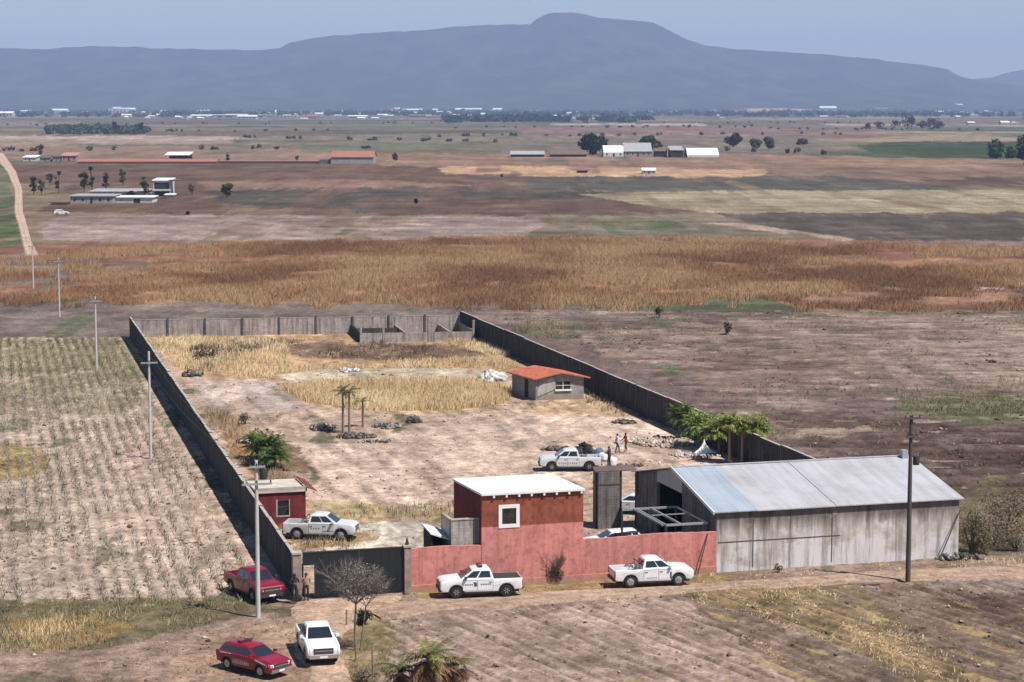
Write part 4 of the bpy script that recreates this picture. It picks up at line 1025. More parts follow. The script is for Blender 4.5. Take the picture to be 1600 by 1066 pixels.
l, r = at_wheels((863,736),(920,735.5),side=1)
vehicle('pickup_truck', 'white pickup with grey door marking in the middle of the yard beside piled debris', 'pickup truck', (l[0],l[1],-.05), r, 'car_silver', decal=('decal_grey', marks(-.6,1.1,.62,.16,9)), dark_bumper=True)
p = G(958, 860)
vehicle('parked_car', 'white car partly hidden behind the pink wall beside the carport', 'car', (p.x,p.y,-.03), R(180+12), 'car_white', 'suv')
p = G(990, 800)
vehicle('parked_car', 'white car glimpsed under the awning behind the block pier', 'car', (p.x,p.y,-.03), R(160), 'car_white', 'suv')

# ================================================================== PEOPLE
def person(label, loc, rotz, shirt, trousers, pose, h=1.74, cap=None):
    """one continuous skinned figure; pose gives hand and foot offsets"""
    k = h/1.74; P = {}
    P['pelvis'] = (0,0,.95); P['waist'] = (0.01,0,1.10); P['chest'] = (.02,0,1.30); P['neck'] = (.03,0,1.47); P['head'] = (.05,0,1.58); P['crown'] = (.045,0,1.69)
    E_ = [('pelvis','waist'),('waist','chest'),('chest','neck'),('neck','head'),('head','crown')]
    rad = dict(pelvis=(.13,.16), waist=(.11,.15), chest=(.12,.18), neck=(.055,.055), head=(.092,.08), crown=(.06,.055))
    for s, nm in ((1,'l'),(-1,'r')):
        f = pose.get('foot_'+nm,(0,0)); kn = pose.get('knee_'+nm,(.04,0))
        P['hip'+nm] = (0,s*.09,.90); P['knee'+nm] = (kn[0]+f[0]*.5, s*.105, .50); P['ankle'+nm] = (f[0], s*.11+f[1], .09); P['toe'+nm] = (f[0]+.17, s*.13+f[1], .04)
        E_ += [('pelvis','hip'+nm),('hip'+nm,'knee'+nm),('knee'+nm,'ankle'+nm),('ankle'+nm,'toe'+nm)]
        rad.update({'hip'+nm:(.10,.10),'knee'+nm:(.068,.068),'ankle'+nm:(.05,.05),'toe'+nm:(.04,.045)})
        e = pose.get('elbow_'+nm,(-.04,.07,-.28)); hd = pose.get('hand_'+nm,(.06,.06,-.54))
        sh = (.02, s*.19, 1.41); P['sh'+nm] = sh
        P['el'+nm] = (sh[0]+e[0], sh[1]+s*e[1], sh[2]+e[2]); P['wr'+nm] = (sh[0]+hd[0], sh[1]+s*hd[1], sh[2]+hd[2])
        wv = Vector(P['wr'+nm]); dv = (wv - Vector(P['el'+nm])).normalized(); pv = Vector((1,0,0)) if abs(dv.x) < .8 else Vector((0,0,1)); pv = (pv - dv*pv.dot(dv)).normalized()
        P['palm'+nm] = tuple(wv + dv*.07)
        E_ += [('chest','sh'+nm),('sh'+nm,'el'+nm),('el'+nm,'wr'+nm),('wr'+nm,'palm'+nm)]
        rad.update({'sh'+nm:(.066,.07),'el'+nm:(.047,.047),'wr'+nm:(.03,.032),'palm'+nm:(.022,.038)})
        for q, (o, ln) in enumerate(((-.03,.07),(-.01,.085),(.01,.08),(.03,.062))):
            a_ = 'f%d%s' % (q, nm); b2 = a_+'t'
            P[a_] = tuple(wv + dv*.105 + pv*o); P[b2] = tuple(wv + dv*(.105+ln*.8) + pv*o*1.1 + Vector((0,-s*.02,0)))
            E_ += [('palm'+nm,a_),(a_,b2)]; rad[a_] = (.010,.010); rad[b2] = (.008,.008)
        a_ = 'th'+nm; P[a_] = tuple(wv + dv*.06 + pv*.055); P[a_+'t'] = tuple(wv + dv*.10 + pv*.07 + Vector((0,-s*.01,0))); E_ += [('wr'+nm,a_),(a_,a_+'t')]; rad[a_] = (.011,.011); rad[a_+'t'] = (.009,.009)
    names = list(P); ix = {n:i for i, n in enumerate(names)}
    me = bpy.data.meshes.new('person'); me.from_pydata([tuple(c*k for c in P[n]) for n in names], [(ix[a_],ix[b_]) for a_, b_ in E_], [])
    o = bpy.data.objects.new('person', me); COL.objects.link(o)
    sk = o.modifiers.new('skin', 'SKIN'); sk.use_smooth_shade = True
    for n in names: me.skin_vertices[0].data[ix[n]].radius = tuple(c*k for c in rad[n])
    me.skin_vertices[0].data[ix['pelvis']].use_root = True
    o.modifiers.new('sub', 'SUBSURF').levels = 1
    dg = bpy.context.evaluated_depsgraph_get(); dg.update()
    me2 = bpy.data.meshes.new_from_object(o.evaluated_get(dg)); 
    o.modifiers.clear(); o.data = me2; bpy.data.meshes.remove(me)
    me2.materials.clear()
    for mm in (M[trousers], M[shirt], M['skin'], M['black']): me2.materials.append(mm)
    for p_ in me2.polygons:
        c = p_.center/k; z = c.z; side = abs(c.y)
        mi = 1
        if z > 1.49: mi = 2
        elif z < .11: mi = 3
        elif z < .97 and side < .17: mi = 0
        for nm in ('l','r'):
            if (Vector(c) - Vector(P['palm'+nm])).length < .13: mi = 2
        p_.material_index = mi; p_.use_smooth = True
    o.location = loc; o.rotation_euler = (0,0,rotz); tag(o, label, 'person')
    hm = MB(); hx, hy, hz_ = P['head']
    prof = [(.0,.135),(.05,.128),(.085,.095),(.100,.045),(.098,0.0),(.085,-.03)]
    hm.lathe([(r_*k, h_*k) for r_, h_ in prof], ((hx-.012)*k, 0, (hz_+.0)*k), (-.25,0,1), 14)
    hm.build('cap' if cap else 'hair', M[cap or 'hair'], o, smooth=True)
    if cap:
        MB().hexa([((hx+.07)*k,-.07*k,(hz_+.06)*k),((hx+.17)*k,-.05*k,(hz_+.045)*k),((hx+.17)*k,.05*k,(hz_+.045)*k),((hx+.07)*k,.07*k,(hz_+.06)*k),((hx+.07)*k,-.07*k,(hz_+.072)*k),((hx+.17)*k,-.05*k,(hz_+.055)*k),((hx+.17)*k,.05*k,(hz_+.055)*k),((hx+.07)*k,.07*k,(hz_+.072)*k)]).build('cap_peak', M[cap], o)
    fm = MB(); xf = (hx+.088)*k
    for s in (-1,1): fm.box(xf-.012,xf+.004,(s*.032-.012)*k,(s*.032+.012)*k,(hz_+.008)*k,(hz_+.02)*k)
    fm.build('eyes', M['black'], o)
    fn = MB(); fn.hexa([(xf-.02,-.014,(hz_-.03)*k),(xf+.022,-.012,(hz_-.03)*k),(xf+.022,.012,(hz_-.03)*k),(xf-.02,.014,(hz_-.03)*k),(xf-.02,-.008,(hz_+.015)*k),(xf+.004,-.006,(hz_+.015)*k),(xf+.004,.006,(hz_+.015)*k),(xf-.02,.008,(hz_+.015)*k)])
    fn.build('nose', M['skin'], o)
    MB().box(xf-.022,xf-.002,-.022,.022,(hz_-.055)*k,(hz_-.045)*k).build('mouth', M['cloth_red'], o)
    return o
def gp(px, py, z=-.02): p = G(px, py); return (p.x, p.y, z)
HOLD = dict(elbow_l=(.02,.10,-.27), hand_l=(.26,-.05,-.30), elbow_r=(.02,.10,-.27), hand_r=(.28,-.08,-.26), foot_l=(.06,.02), foot_r=(-.06,.02))
WALK = dict(foot_l=(.26,0), foot_r=(-.24,0), knee_l=(.10,0), knee_r=(.06,0), hand_l=(-.10,.06,-.53), hand_r=(.20,.06,-.50))
BEND = dict(elbow_l=(.14,.04,-.25), hand_l=(.30,.0,-.44), elbow_r=(.12,.04,-.25), hand_r=(.34,.02,-.40), foot_l=(.15,.04), foot_r=(-.15,.04))
person('person in dark uniform standing beside the dark red pickup with hands in front', gp(460,941,.02), R(-60), 'cloth_dark', 'cloth_dark', HOLD, 1.76, 'cloth_dark')
person('person in brown top and dark trousers standing in the open gate doorway', gp(478.5,939,.02), R(-80), 'cloth_tan', 'cloth_dark', {}, 1.72)
person('person in navy clothes standing at the tail of the pickup in the yard', gp(952,729), R(150), 'cloth_navy', 'cloth_dark', HOLD, 1.74, 'cloth_navy')
person('person in pale shirt walking past the debris in the yard', gp(964,708), R(20), 'cloth_white', 'cloth_navy', WALK, 1.72)
person('person in maroon top by the sacks behind the yard pickup', gp(978,706), R(200), 'cloth_red', 'cloth_dark', BEND, 1.70)
# ================================================================== PLANTS
def WP(poly): return [(G(*p).x, G(*p).y) for p in poly]
def scatter(poly, dens, seed, clump=None, edge=0.0):
    """random ground points inside an outline; clump = (size m, threshold) leaves gaps"""
    P = WP(poly); xs = [p[0] for p in P]; ys = [p[1] for p in P]; rs = np.random.default_rng(seed)
    n = int((max(xs)-min(xs))*(max(ys)-min(ys))*dens)
    x = rs.uniform(min(xs), max(xs), n); y = rs.uniform(min(ys), max(ys), n)
    s = np.mean(ys)/3300.0
    wx = x + (fbm(x/(24*s), y/(60*s), seed, 3)-.5)*40*s*(1+edge); wy = y + (fbm(x/(24*s), y/(60*s), seed+5, 3)-.5)*120*s*(1+edge)
    k = pip(wx, wy, P)
    if clump: k &= fbm(x/clump[0], y/(clump[0]*1.6), seed+9, 3) + rs.uniform(-.08, .08, n) > clump[1]
    return np.stack([x[k], y[k]], 1)
def blades(name, pts, h, hv, width, nb, pal, label=None, spread=.3, lean=.35, seed=1, hs=None, z0=-.1, mat='grass', tint=(9., .5)):
    """grass: every clump a few tapering blades standing in the ground"""
    rs = np.random.default_rng(seed); n = len(pts)
    if n == 0: return None
    P = np.repeat(pts, nb, 0); m = len(P)
    bx = P[:, 0] + rs.normal(0, spread, m); by = P[:, 1] + rs.normal(0, spread, m)
    nn = fbm(bx/tint[0], by/(tint[0]*1.5), seed+3, 3)
    hh = h*(1 + hv*rs.uniform(-1, 1, m))*(0.65 + 0.7*nn)
    if hs is not None: hh = hh*np.repeat(hs, nb)
    an = rs.uniform(0, np.pi, m); wd = width*rs.uniform(.6, 1.3, m)
    dx, dy = np.cos(an)*wd/2, np.sin(an)*wd/2
    lx, ly = rs.normal(0, lean, m)*hh + .12*hh, rs.normal(0, lean, m)*hh
    z = np.full(m, z0)
    V = np.stack([np.stack([bx-dx, by-dy, z], 1), np.stack([bx+dx, by+dy, z], 1), np.stack([bx+dx*.35+lx, by+dy*.35+ly, z+hh], 1), np.stack([bx-dx*.35+lx, by-dy*.35+ly, z+hh], 1)], 1).reshape(-1, 3)
    F = np.arange(4*m).reshape(m, 4)
    pal = np.array(pal); ci = np.clip(((nn-.5)*1.6*tint[1]*2 + .5 + rs.normal(0, .15, m))*len(pal), 0, len(pal)-1e-3).astype(int)
    C = pal[ci]*rs.uniform(.88, 1.12, m)[:, None]
    o = fastmesh(name, V, F, M[mat], C)
    kind(o, 'stuff')
    if label: o['label'] = label
    return o
RUST = [(.20,.10,.054),(.25,.128,.066),(.31,.165,.083),(.36,.205,.105),(.42,.265,.14)]
GOLD = [(.56,.385,.20),(.64,.455,.25),(.71,.525,.30),(.77,.59,.36)]
OLIVE = [(.11,.11,.055),(.16,.15,.075),(.22,.20,.105),(.33,.275,.16)]
BROWN = [(.20,.15,.10),(.27,.20,.13),(.35,.26,.16),(.44,.33,.21)]
pts = np.concatenate([scatter([(-40,418),(130,388),(840,371),(1250,376),(1660,392),(1660,438),(1200,458),(990,488),(740,474),(330,468),(-40,478)], 2.4, 401, (11, .46), 1.3),
                      scatter([(60,430),(600,400),(1200,404),(1660,420),(1660,440),(1200,462),(980,488),(600,478),(100,474)], 2.4, 402, (8, .49), 1.3)])
blades('tall_grass', pts, .62, .6, .06, 10, RUST, 'belt of tall rusty dry grass beyond the walled yard', .5, .38, 11, tint=(22., .85))
blades('tall_grass', scatter([(1170,464),(1300,455),(1660,449),(1660,484),(1280,487)], 3.0, 403, (8,.47), .9), .6, .5, .07, 8, RUST, 'strip of rusty grass beyond the dark ploughed land', .4, .25, 12, tint=(12.,.6))
oval = scatter([(442,607),(500,599),(620,594),(740,596),(802,608),(786,630),(700,641),(560,641),(482,628)], 11, 410, None, -.75)
blades('golden_grass', oval, .66, .3, .045, 6, GOLD, 'dense golden grass in the middle of the yard', .18, .36, 13, tint=(7.,.5))
blades('golden_grass', np.concatenate([scatter([(228,530),(300,526),(420,532),(452,546),(446,576),(420,592),(300,588),(262,562)], 4.5, 411, (5.5,.44), -.7), scatter([(440,567),(620,564),(750,559),(800,566),(790,577),(620,574),(500,578),(440,582)], 4.5, 412, (5,.42), -.7), scatter([(700,526),(738,524),(800,548),(790,558),(700,541)], 5, 413, (4,.42), -.7)]), .42, .45, .05, 8, GOLD, 'patchy golden grass at the back of the yard', .22, .36, 14, tint=(6.,.5))
blades('brown_grass', np.concatenate([scatter([(308,630),(372,648),(400,700),(470,760),(486,800),(440,792),(400,748),(345,680)], 6, 414, (3.2,.45)), scatter([(440,840),(600,830),(590,846),(470,864)], 5, 415, (2,.5)), scatter([(480,786),(600,784),(706,786),(712,806),(560,812),(490,806)], 5, 416, (2.2,.5)), scatter([(900,604),(962,622),(985,650),(930,640)], 5, 417, (2.2,.45))]), .36, .5, .05, 5, BROWN+GOLD[:1], 'brown dry weeds along the inner side of the long wall', .16, .3, 15, tint=(4.,.5))
blades('dry_weeds', np.concatenate([scatter([(350,536),(450,532),(452,552),(372,562)], 4, 418, (3,.45)), scatter([(300,540),(350,536),(372,560),(330,580),(300,566)], 4, 419, (3,.4)), scatter([(446,532),(745,540),(760,556),(500,560)], 2.2, 420, (4,.5))]), .45, .5, .07, 4, [(.10,.075,.055),(.15,.11,.075),(.20,.15,.09)], 'dark burnt weeds across the back of the yard', .2, .3, 16)
# verges and tufts in front
vpts = np.concatenate([scatter([(644,925),(830,912),(1118,894),(1122,899),(840,919),(646,934)], 9, 421, (1.6,.5)), scatter([(1118,893),(1500,870),(1600,866),(1600,880),(1300,890),(1118,906)], 6, 422, (2.2,.52)), scatter([(1040,918),(1118,903),(1300,900),(1400,960),(1560,1080),(1480,1090),(1230,965),(1100,945)], 4.5, 423, (2.2,.52))])
blades('verge_grass', vpts, .15, .6, .04, 6, GOLD+[(.22,.19,.085),(.16,.155,.06)], 'tufts of yellowed grass along the road and the field edge', .16, .5, 17, tint=(3.,.4))
blades('roadside_weeds', np.concatenate([scatter([(535,960),(600,945),(625,1000),(600,1080),(550,1080),(540,1000)], 9, 424, (1.6,.5)), scatter([(350,980),(430,960),(450,990),(340,1005)], 4, 425, (1.6,.55)), scatter([(440,860),(470,855),(600,845),(560,852)],3,426,(1.5,.5))]), .22, .6, .035, 6, BROWN+OLIVE[1:3], 'dry weeds beside the driveway', .15, .5, 18, tint=(2.5,.5))
blades('olive_grass', scatter([(-40,945),(240,934),(390,937),(440,950),(330,968),(250,990),(150,1012),(-40,1020)], 8, 427, (2.6,.43)), .22, .6, .04, 6, OLIVE+GOLD[:1], 'olive and golden grass strip below the stubble field', .17, .4, 19, tint=(4.,.6))
blades('olive_grass', scatter([(20,968),(150,960),(205,980),(150,1004),(40,1010)], 10, 428, (2.6,.45)), .30, .6, .04, 6, BROWN[1:]+GOLD[:3], 'tall brown golden grass in the olive strip', .17, .3, 20, tint=(4.,.6))
blades('dry_weeds', scatter([(-60,1000),(330,975),(420,990),(330,1066),(300,1120),(-60,1120)], 3, 429, (2.0,.56)), .18, .6, .035, 5, BROWN+[(.36,.27,.20)], 'sparse dry weeds on the bare ground in front', .18, .6, 21)
blades('dry_weeds', np.concatenate([scatter([(730,484),(1240,488),(1660,488),(1660,860),(1500,860),(1280,735),(1000,575)], .55, 430, (6,.54)), scatter([(1400,616),(1660,620),(1660,660),(1420,646)], 3.0, 431, (4,.46)), scatter([(800,506),(850,500),(892,512),(880,528),(812,526)], 3.0, 432, (4,.46))]), .28, .6, .07, 4, OLIVE[:3]+BROWN[:2], 'sparse weeds over the dark ploughed land', .35, .6, 22)
rs = np.random.default_rng(56); sp_ = []
for (p, q) in (((1055,928),(1290,1066)),((1062,938),(1118,968)),((1105,910),(1330,1015)),((1180,903),(1500,1066)),((1250,905),(1420,985)),((1330,960),(1440,1012)),((1180,950),(1240,985)),((940,928),(985,950))):
    a_, b_ = G(*p), G(*q); n = int((b_-a_).length*13); s = rs.random(n)
    x = a_.x+(b_.x-a_.x)*s + rs.normal(0,.22,n); y = a_.y+(b_.y-a_.y)*s + rs.normal(0,.22,n); k = vnoise(x/1.1, y/1.6, 57) + rs.uniform(-.15,.15,n) > .48
    sp_.append(np.stack([x[k],y[k]],1))
blades('straw', np.concatenate(sp_), .05, .6, .05, 5, GOLD, 'yellow straw lying along the furrows of the front field', .12, 1.6, 25, tint=(2.,.4))
# stubble standing in rows along the long wall
rs = np.random.default_rng(55); rows = []
Pn = Vector((VL.y, -VL.x, 0))
for k in range(-66, 0):
    c0 = PA + Pn*(k*1.0 + rs.uniform(-.06,.06) - 1.2)
    s = np.arange(-6, 160, .44) + rs.uniform(-.2, .2, len(np.arange(-6, 160, .44)))
    rows.append(np.stack([c0.x + VL.x*s + rs.normal(0,.06,len(s)), c0.y + VL.y*s + rs.normal(0,.06,len(s))], 1))
rows = np.concatenate(rows); rows = rows[pip(rows[:,0], rows[:,1], LFIELD)]
rows = rows[fbm(rows[:,0]/4, rows[:,1]/6, 77, 3) + rs.uniform(-.22,.22,len(rows)) > .40]
gy = fbm(rows[:,0]/12, rows[:,1]/20, 78, 3)*.8 + np.clip((rows[:,1]-205)/80, -.3, .5)
a_ = rows[gy > .68]; b_ = rows[gy <= .68]
blades('crop_stubble', b_, .26, .85, .05, 8, [(.12,.105,.07),(.19,.165,.11),(.38,.31,.23),(.54,.46,.36)], 'pale dry crop stubble in rows beside the long wall', .15, .5, 23, tint=(3.,.3))
blades('crop_stubble', a_, .34, .7, .06, 6, OLIVE[:3]+[(.30,.27,.15),(.44,.36,.23)], 'greener standing stubble at the far end of the field', .14, .35, 24, tint=(3.,.3))

class LB:
    """leaf sized faces collected for one crown"""
    def __init__(s, seed=0): s.V = []; s.F = []; s.C = []; s.n = 0; s.rs = np.random.default_rng(seed)
    def cloud(s, c, rad, n, size, pal, hollow=.35):
        rs = s.rs; d = rs.normal(size=(n,3)); d /= np.linalg.norm(d, axis=1)[:,None]
        r = (hollow + (1-hollow)*rs.random(n)**.5)[:,None]; p = np.array(c) + d*r*np.array(rad)
        nrm = d*.6 + rs.normal(size=(n,3))*.6 + np.array([0,0,.4]); nrm /= np.linalg.norm(nrm, axis=1)[:,None]
        t_ = np.cross(nrm, rs.normal(size=(n,3))); t_ /= np.linalg.norm(t_, axis=1)[:,None]; b_ = np.cross(nrm, t_)
        sz = (size*rs.uniform(.6,1.4,n))[:,None]
        V = np.stack([p-t_*sz, p-b_*sz*.5, p+t_*sz, p+b_*sz*.5], 1).reshape(-1,3)
        F = np.arange(4*n).reshape(n,4) + s.n; s.V.append(V); s.F.append(F); s.n += 4*n
        pal = np.array(pal); s.C.append(pal[rs.integers(0,len(pal),n)]*rs.uniform(.75,1.25,n)[:,None])
    def quads(s, V, cols):
        V = np.asarray(V, float); n = len(V)//4; s.V.append(V); s.F.append(np.arange(4*n).reshape(n,4)+s.n); s.n += 4*n; s.C.append(np.asarray(cols))
    def build(s, name, parent=None, mat='leaf'):
        return fastmesh(name, np.concatenate(s.V), np.concatenate(s.F), M[mat], np.concatenate(s.C), parent)
GREEN = [(.04,.062,.022),(.06,.088,.032),(.085,.115,.04)]
DARKG = [(.016,.024,.012),(.026,.036,.016),(.038,.05,.022)]
YELG = [(.21,.25,.06),(.29,.32,.085),(.38,.35,.11),(.14,.18,.05)]
def tree(name, label, loc, h, rad, pal, group=None, n=700, seed=1, trunk_h=.35, blobs=9, size=None, cat='tree', flat=.75):
    t = thing(name, label, cat, loc, 0, group); rs = random.Random(seed); L = LB(seed)
    tm = MB(); th = h*trunk_h; tr = max(.06, h*.03)
    tm.tube((0,0,-.2),(.03*h,0,th),tr*1.25,tr*.8,8)
    cz = th + (h-th)*.52
    for k in range(blobs):
        a_ = rs.uniform(0, 6.28); q = rs.uniform(.15,.72)*rad; zz = cz + rs.uniform(-.5,.5)*(h-th)*.75
        f = 1-.5*abs(zz-cz)/max(.1,(h-th)*.5)
        c = (math.cos(a_)*q*f, math.sin(a_)*q*f, zz); br = rad*rs.uniform(.34,.56)
        tm.tube((.03*h,0,th*.9), c, tr*.5, tr*.15, 5, caps=False)
        sh = rs.uniform(.75,1.25)
        L.cloud(c, (br, br, br*flat), n//blobs, size or h*.045, [tuple(x*sh for x in p) for p in pal])
    tm.build('trunk', M['bark'], t); L.build('crown', t); return t
def frond(L, base, az, el, ln, droop, wd, pal, rs, nseg=7, leaflets=True):
    """an arching rib with a row of drooping leaflets on either side"""
    d = np.array([math.cos(az), math.sin(az), 0]); p = np.array(base, float); e = el; pts = [p.copy()]
    for k in range(nseg):
        p = p + (d*math.cos(e) + np.array([0,0,math.sin(e)]))*ln/nseg; e -= droop/nseg; pts.append(p.copy())
    side = np.array([-d[1], d[0], 0]); V = []; C = []
    col = np.array(pal[rs.randrange(len(pal))])
    for k in range(nseg):
        a_, b_ = pts[k], pts[k+1]; w0 = .03
        V += [a_-side*w0, a_+side*w0, b_+side*w0*.7, b_-side*w0*.7]; C.append(col*.8)
        f = math.sin(math.pi*min(1, (k+.9)/nseg*.92+.04))
        for q in (0, .5):
            m_ = a_*(1-q)+b_*q; fw = (b_-a_)*(1.1)
            for s in (-1,1):
                tip = m_ + fw + side*s*wd*f*rs.uniform(.8,1.15) + np.array([0,0,-wd*f*rs.uniform(.15,.6)])
                V += [m_, m_+fw*.42, tip, tip-fw*.15]; C.append(col*rs.uniform(.75,1.3))
    L.quads(V, C)
def palm(name, label, loc, h, nf, ln, wd, pal, seed, group=None, tr=.13, dead=0, lean=0, deadpal=None):
    t = thing(name, label, 'palm', loc, 0, group); rs = random.Random(seed); tm = MB(); n = 8; pts = []
    for k in range(n+1): z = -.2+(h+.2)*k/n; pts.append((lean*(k/n)**2, 0, z))
    for k in range(n): tm.tube(pts[k], pts[k+1], tr*(1.25-.4*k/n), tr*(1.18-.4*k/n), 9)
    tm.build('trunk', M['palm_bark'], t, smooth=True); L = LB(seed); top = (lean,0,h)
    for k in range(nf):
        frond(L, top, 6.283*k/nf+rs.uniform(-.3,.3), rs.uniform(.15,1.35) if nf < 30 else rs.uniform(.3,1.5), ln*rs.uniform(.75,1.1), rs.uniform(.9,1.9), wd, pal, rs)
    if nf > 40: L.cloud((lean,0,h+ln*.15), (ln*.62,ln*.62,ln*.6), 420, ln*.06, pal, .2)
    if nf > 30: 
        for k in range(3): L.cloud((lean+rs.uniform(-.4,.4)*ln,rs.uniform(-.4,.4)*ln,h+rs.uniform(.1,.6)*ln), (ln*.35,ln*.35,ln*.4), 90, ln*.06, pal, .2)
    L.build('crown', t)
    if dead:
        L = LB(seed+1)
        for k in range(dead): frond(L, (lean,0,h-.15), 6.283*k/dead+rs.uniform(-.3,.3), rs.uniform(-.7,.15), ln*rs.uniform(.6,.95), rs.uniform(.6,1.4), wd*.8, deadpal or [(.16,.085,.045),(.22,.12,.06),(.10,.055,.03)], rs)
        L.build('dead_fronds', t)
    return t
def gq(px, py, z=-.05): p = G(px, py); return (p.x, p.y, z)
# palms in the planted ring
for k, (px, py, top, lab) in enumerate(((536,674,612,'taller slim palm of the pair standing in the stone ring'),(546,676,612,'slim palm standing right beside its taller twin in the stone ring'),(567,666,626,'short yellowish palm right of the pair in the stone ring'))):
    sc = PXM(py); palm('palm_tree', lab, gq(px,py), (py-top)/sc, 13, 1.35 if k<2 else 1.1, .24, [(.06,.075,.03),(.10,.11,.045),(.14,.13,.06)] if k<2 else YELG, 60+k, 'palms in the stone ring', tr=.10)
# palms over the right hand wall
WR = (PD-PC).normalized(); WN = Vector((-WR.y, WR.x, 0))
for k, (px, base, top, ln, lab) in enumerate(((1062,688,622,1.9,'dark green palm rising over the right wall, first of the row from the tiled house'),(1094,700,644,2.2,'bushy green palm over the right wall with a full round crown'),(1124,708,654,2.2,'yellow green palm over the right wall in the middle of the row'),(1140,722,660,1.7,'palm with pale trunk beside the white tarpaulin'),(1160,723,668,1.7,'palm with thin trunk between two others by the barn corner'),(1183,722,668,1.9,'yellowing palm at the end of the row next to the barn roof'))):
    sc = PXM(base); palm('palm_tree', lab, gq(px,base), (base-top)/sc*(.55 if k < 3 else .95), 50, ln*(1.0 if k < 3 else .85), .36, GREEN+YELG[:1] if k==0 else YELG if k!=1 else [(.19,.24,.06),(.26,.31,.08),(.12,.16,.045)], 70+k, 'palms along the right wall', tr=.14)
# palms by the left wall
for k, (px, base, top, ln, lab) in enumerate(((418,726,672,1.9,'dark green bushy palm inside the long wall above the guardhouse'),(402,716,672,1.5,'smaller green palm leaning against the taller one inside the long wall'),(430,732,694,1.5,'low bright green palm in front of the bushy palm'))):
    sc = PXM(base); palm('palm_tree', lab, gq(px,base), (base-top)/sc*.42, 38, ln*1.2, .42, [(.05,.085,.024),(.08,.125,.034),(.12,.165,.045)], 80+k, 'palms by the long wall', tr=.13)
# palm cut by the bottom of the picture
palm('palm_tree', 'shaggy palm with green heart and brown dead fronds at the driveway edge', gq(672,1128), 3.15, 22, 1.75, .32, [(.09,.12,.04),(.15,.17,.06),(.22,.21,.08),(.24,.17,.09)], 91, tr=.22, dead=70, deadpal=[(.20,.10,.06),(.30,.16,.09),(.12,.06,.04)])
palm('palm_tree', 'brown and green palm right of the shaggy palm, both cut by the lower edge', gq(712,1122), 2.6, 14, 1.3, .26, [(.10,.13,.045),(.17,.18,.07),(.25,.17,.09)], 93, tr=.18, dead=44, deadpal=[(.20,.10,.06),(.30,.16,.09),(.12,.06,.04)])
palm('palm_tree', 'low green palm beside the shaggy brown palm', gq(626,1118), 2.2, 16, 1.4, .26, [(.06,.085,.03),(.10,.11,.04),(.17,.15,.07)], 92, tr=.16, dead=26, deadpal=[(.20,.10,.06),(.30,.16,.09),(.12,.06,.04)])

def twigs(mb, p, d, ln, r, depth, rs, spread=.55, up=.12, mi=0):
    q = p + d*ln; mb.tube(p, q, r, r*.72, 5 if depth < 2 else 6, mi, caps=False)
    if depth == 0: return
    for k in range(rs.choice((2,3,3))):
        nd = (d + Vector((rs.uniform(-1,1), rs.uniform(-1,1), rs.uniform(-.6,.9)))*spread + Vector((0,0,up))).normalized()
        twigs(mb, q if k else p.lerp(q, .8), nd, ln*rs.uniform(.62,.88), r*.66, depth-1, rs, spread, up, mi)
rs = random.Random(5)
t = thing('bare_tree', 'leafless grey tree with fine twigs in front of the dark gate', 'tree', gq(556,1014))
tm = MB(); twm = MB()
tm.tube((0,0,-.2),(-.05,0,1.2),.075,.06,7); tm.tube((-.05,0,1.2),(.02,.1,2.6),.06,.05,7); tm.tube((.2,.25,-.2),(.55,.3,2.4),.05,.035,7)
tm.build('trunk', M['bark_grey'], t)
for k in range(9):
    a_ = 6.28*k/9; twigs(twm, Vector((.02,.1,2.5)), Vector((math.cos(a_)*.75, math.sin(a_)*.75, .65)).normalized(), rs.uniform(.62,.85), .036, 5, rs, .62, .05)
for k in range(4):
    a_ = 6.28*k/4+.5; twigs(twm, Vector((.55,.3,2.35)), Vector((math.cos(a_)*.7, math.sin(a_)*.7, .6)).normalized(), .7, .026, 4, rs, .6, .05)
twm.build('crown', M['bark_grey'], t)
L = LB(3); L.cloud((.1,.15,3.75),(1.6,1.45,1.1),2200,.062,[(.17,.14,.11),(.23,.19,.155),(.12,.105,.08)],.25); L.build('leaves', t)
t = thing('thorn_bush', 'bare brown thorn bush growing against the pink wall', 'bush', gq(864,909))
bm_ = MB()
for k in range(30):
    a_ = rs.uniform(0,6.28); twigs(bm_, Vector((rs.uniform(-.12,.12),rs.uniform(-.1,.1),-.05)), Vector((math.cos(a_)*.42, math.sin(a_)*.3-.05, 1)).normalized(), rs.uniform(.6,.85), .022, 3, rs, .38, .25)
bm_.build('branches', M['bark'], t)
L = LB(4); L.cloud((0,0,.55),(.72,.5,.6),1900,.05,[(.05,.042,.028),(.085,.065,.045),(.07,.07,.035)],.1); L.build('leaves', t)
def bush(name, label, loc, rx, h, pal, n, seed, size=.09, group=None, cat='bush', dead=True):
    t = thing(name, label, cat, loc, 0, group); L = LB(seed); r_ = random.Random(seed); mb = MB()
    for k in range(6):
        c = (r_.uniform(-.55,.55)*rx, r_.uniform(-.5,.5)*rx, h*r_.uniform(.3,.72)); L.cloud(c, (rx*.5,rx*.5,h*.34), n//6, size, pal, .15)
        mb.tube((0,0,-.1), c, .03*h, .012*h, 5, caps=False)
    mb.build('stems', M['bark'], t); L.build('foliage', t); return t
bush('dark_shrub', 'dark dead shrub at the driveway edge under the bare tree', gq(570,974), .55, .95, [(.02,.018,.015),(.035,.03,.022),(.05,.04,.03)], 700, 21, .07)
bush('dry_bush', 'tall thin olive bush at the far end wall of the barn', gq(1518,862), 1.4, 3.6, [(.20,.17,.10),(.26,.21,.13),(.16,.155,.08)], 2600, 22, .07)
bush('dry_bush', 'second thin dry bush standing right of the tall one past the barn', gq(1552,850), 1.7, 2.4, [(.22,.17,.115),(.27,.21,.14),(.18,.155,.09)], 2600, 221, .07)
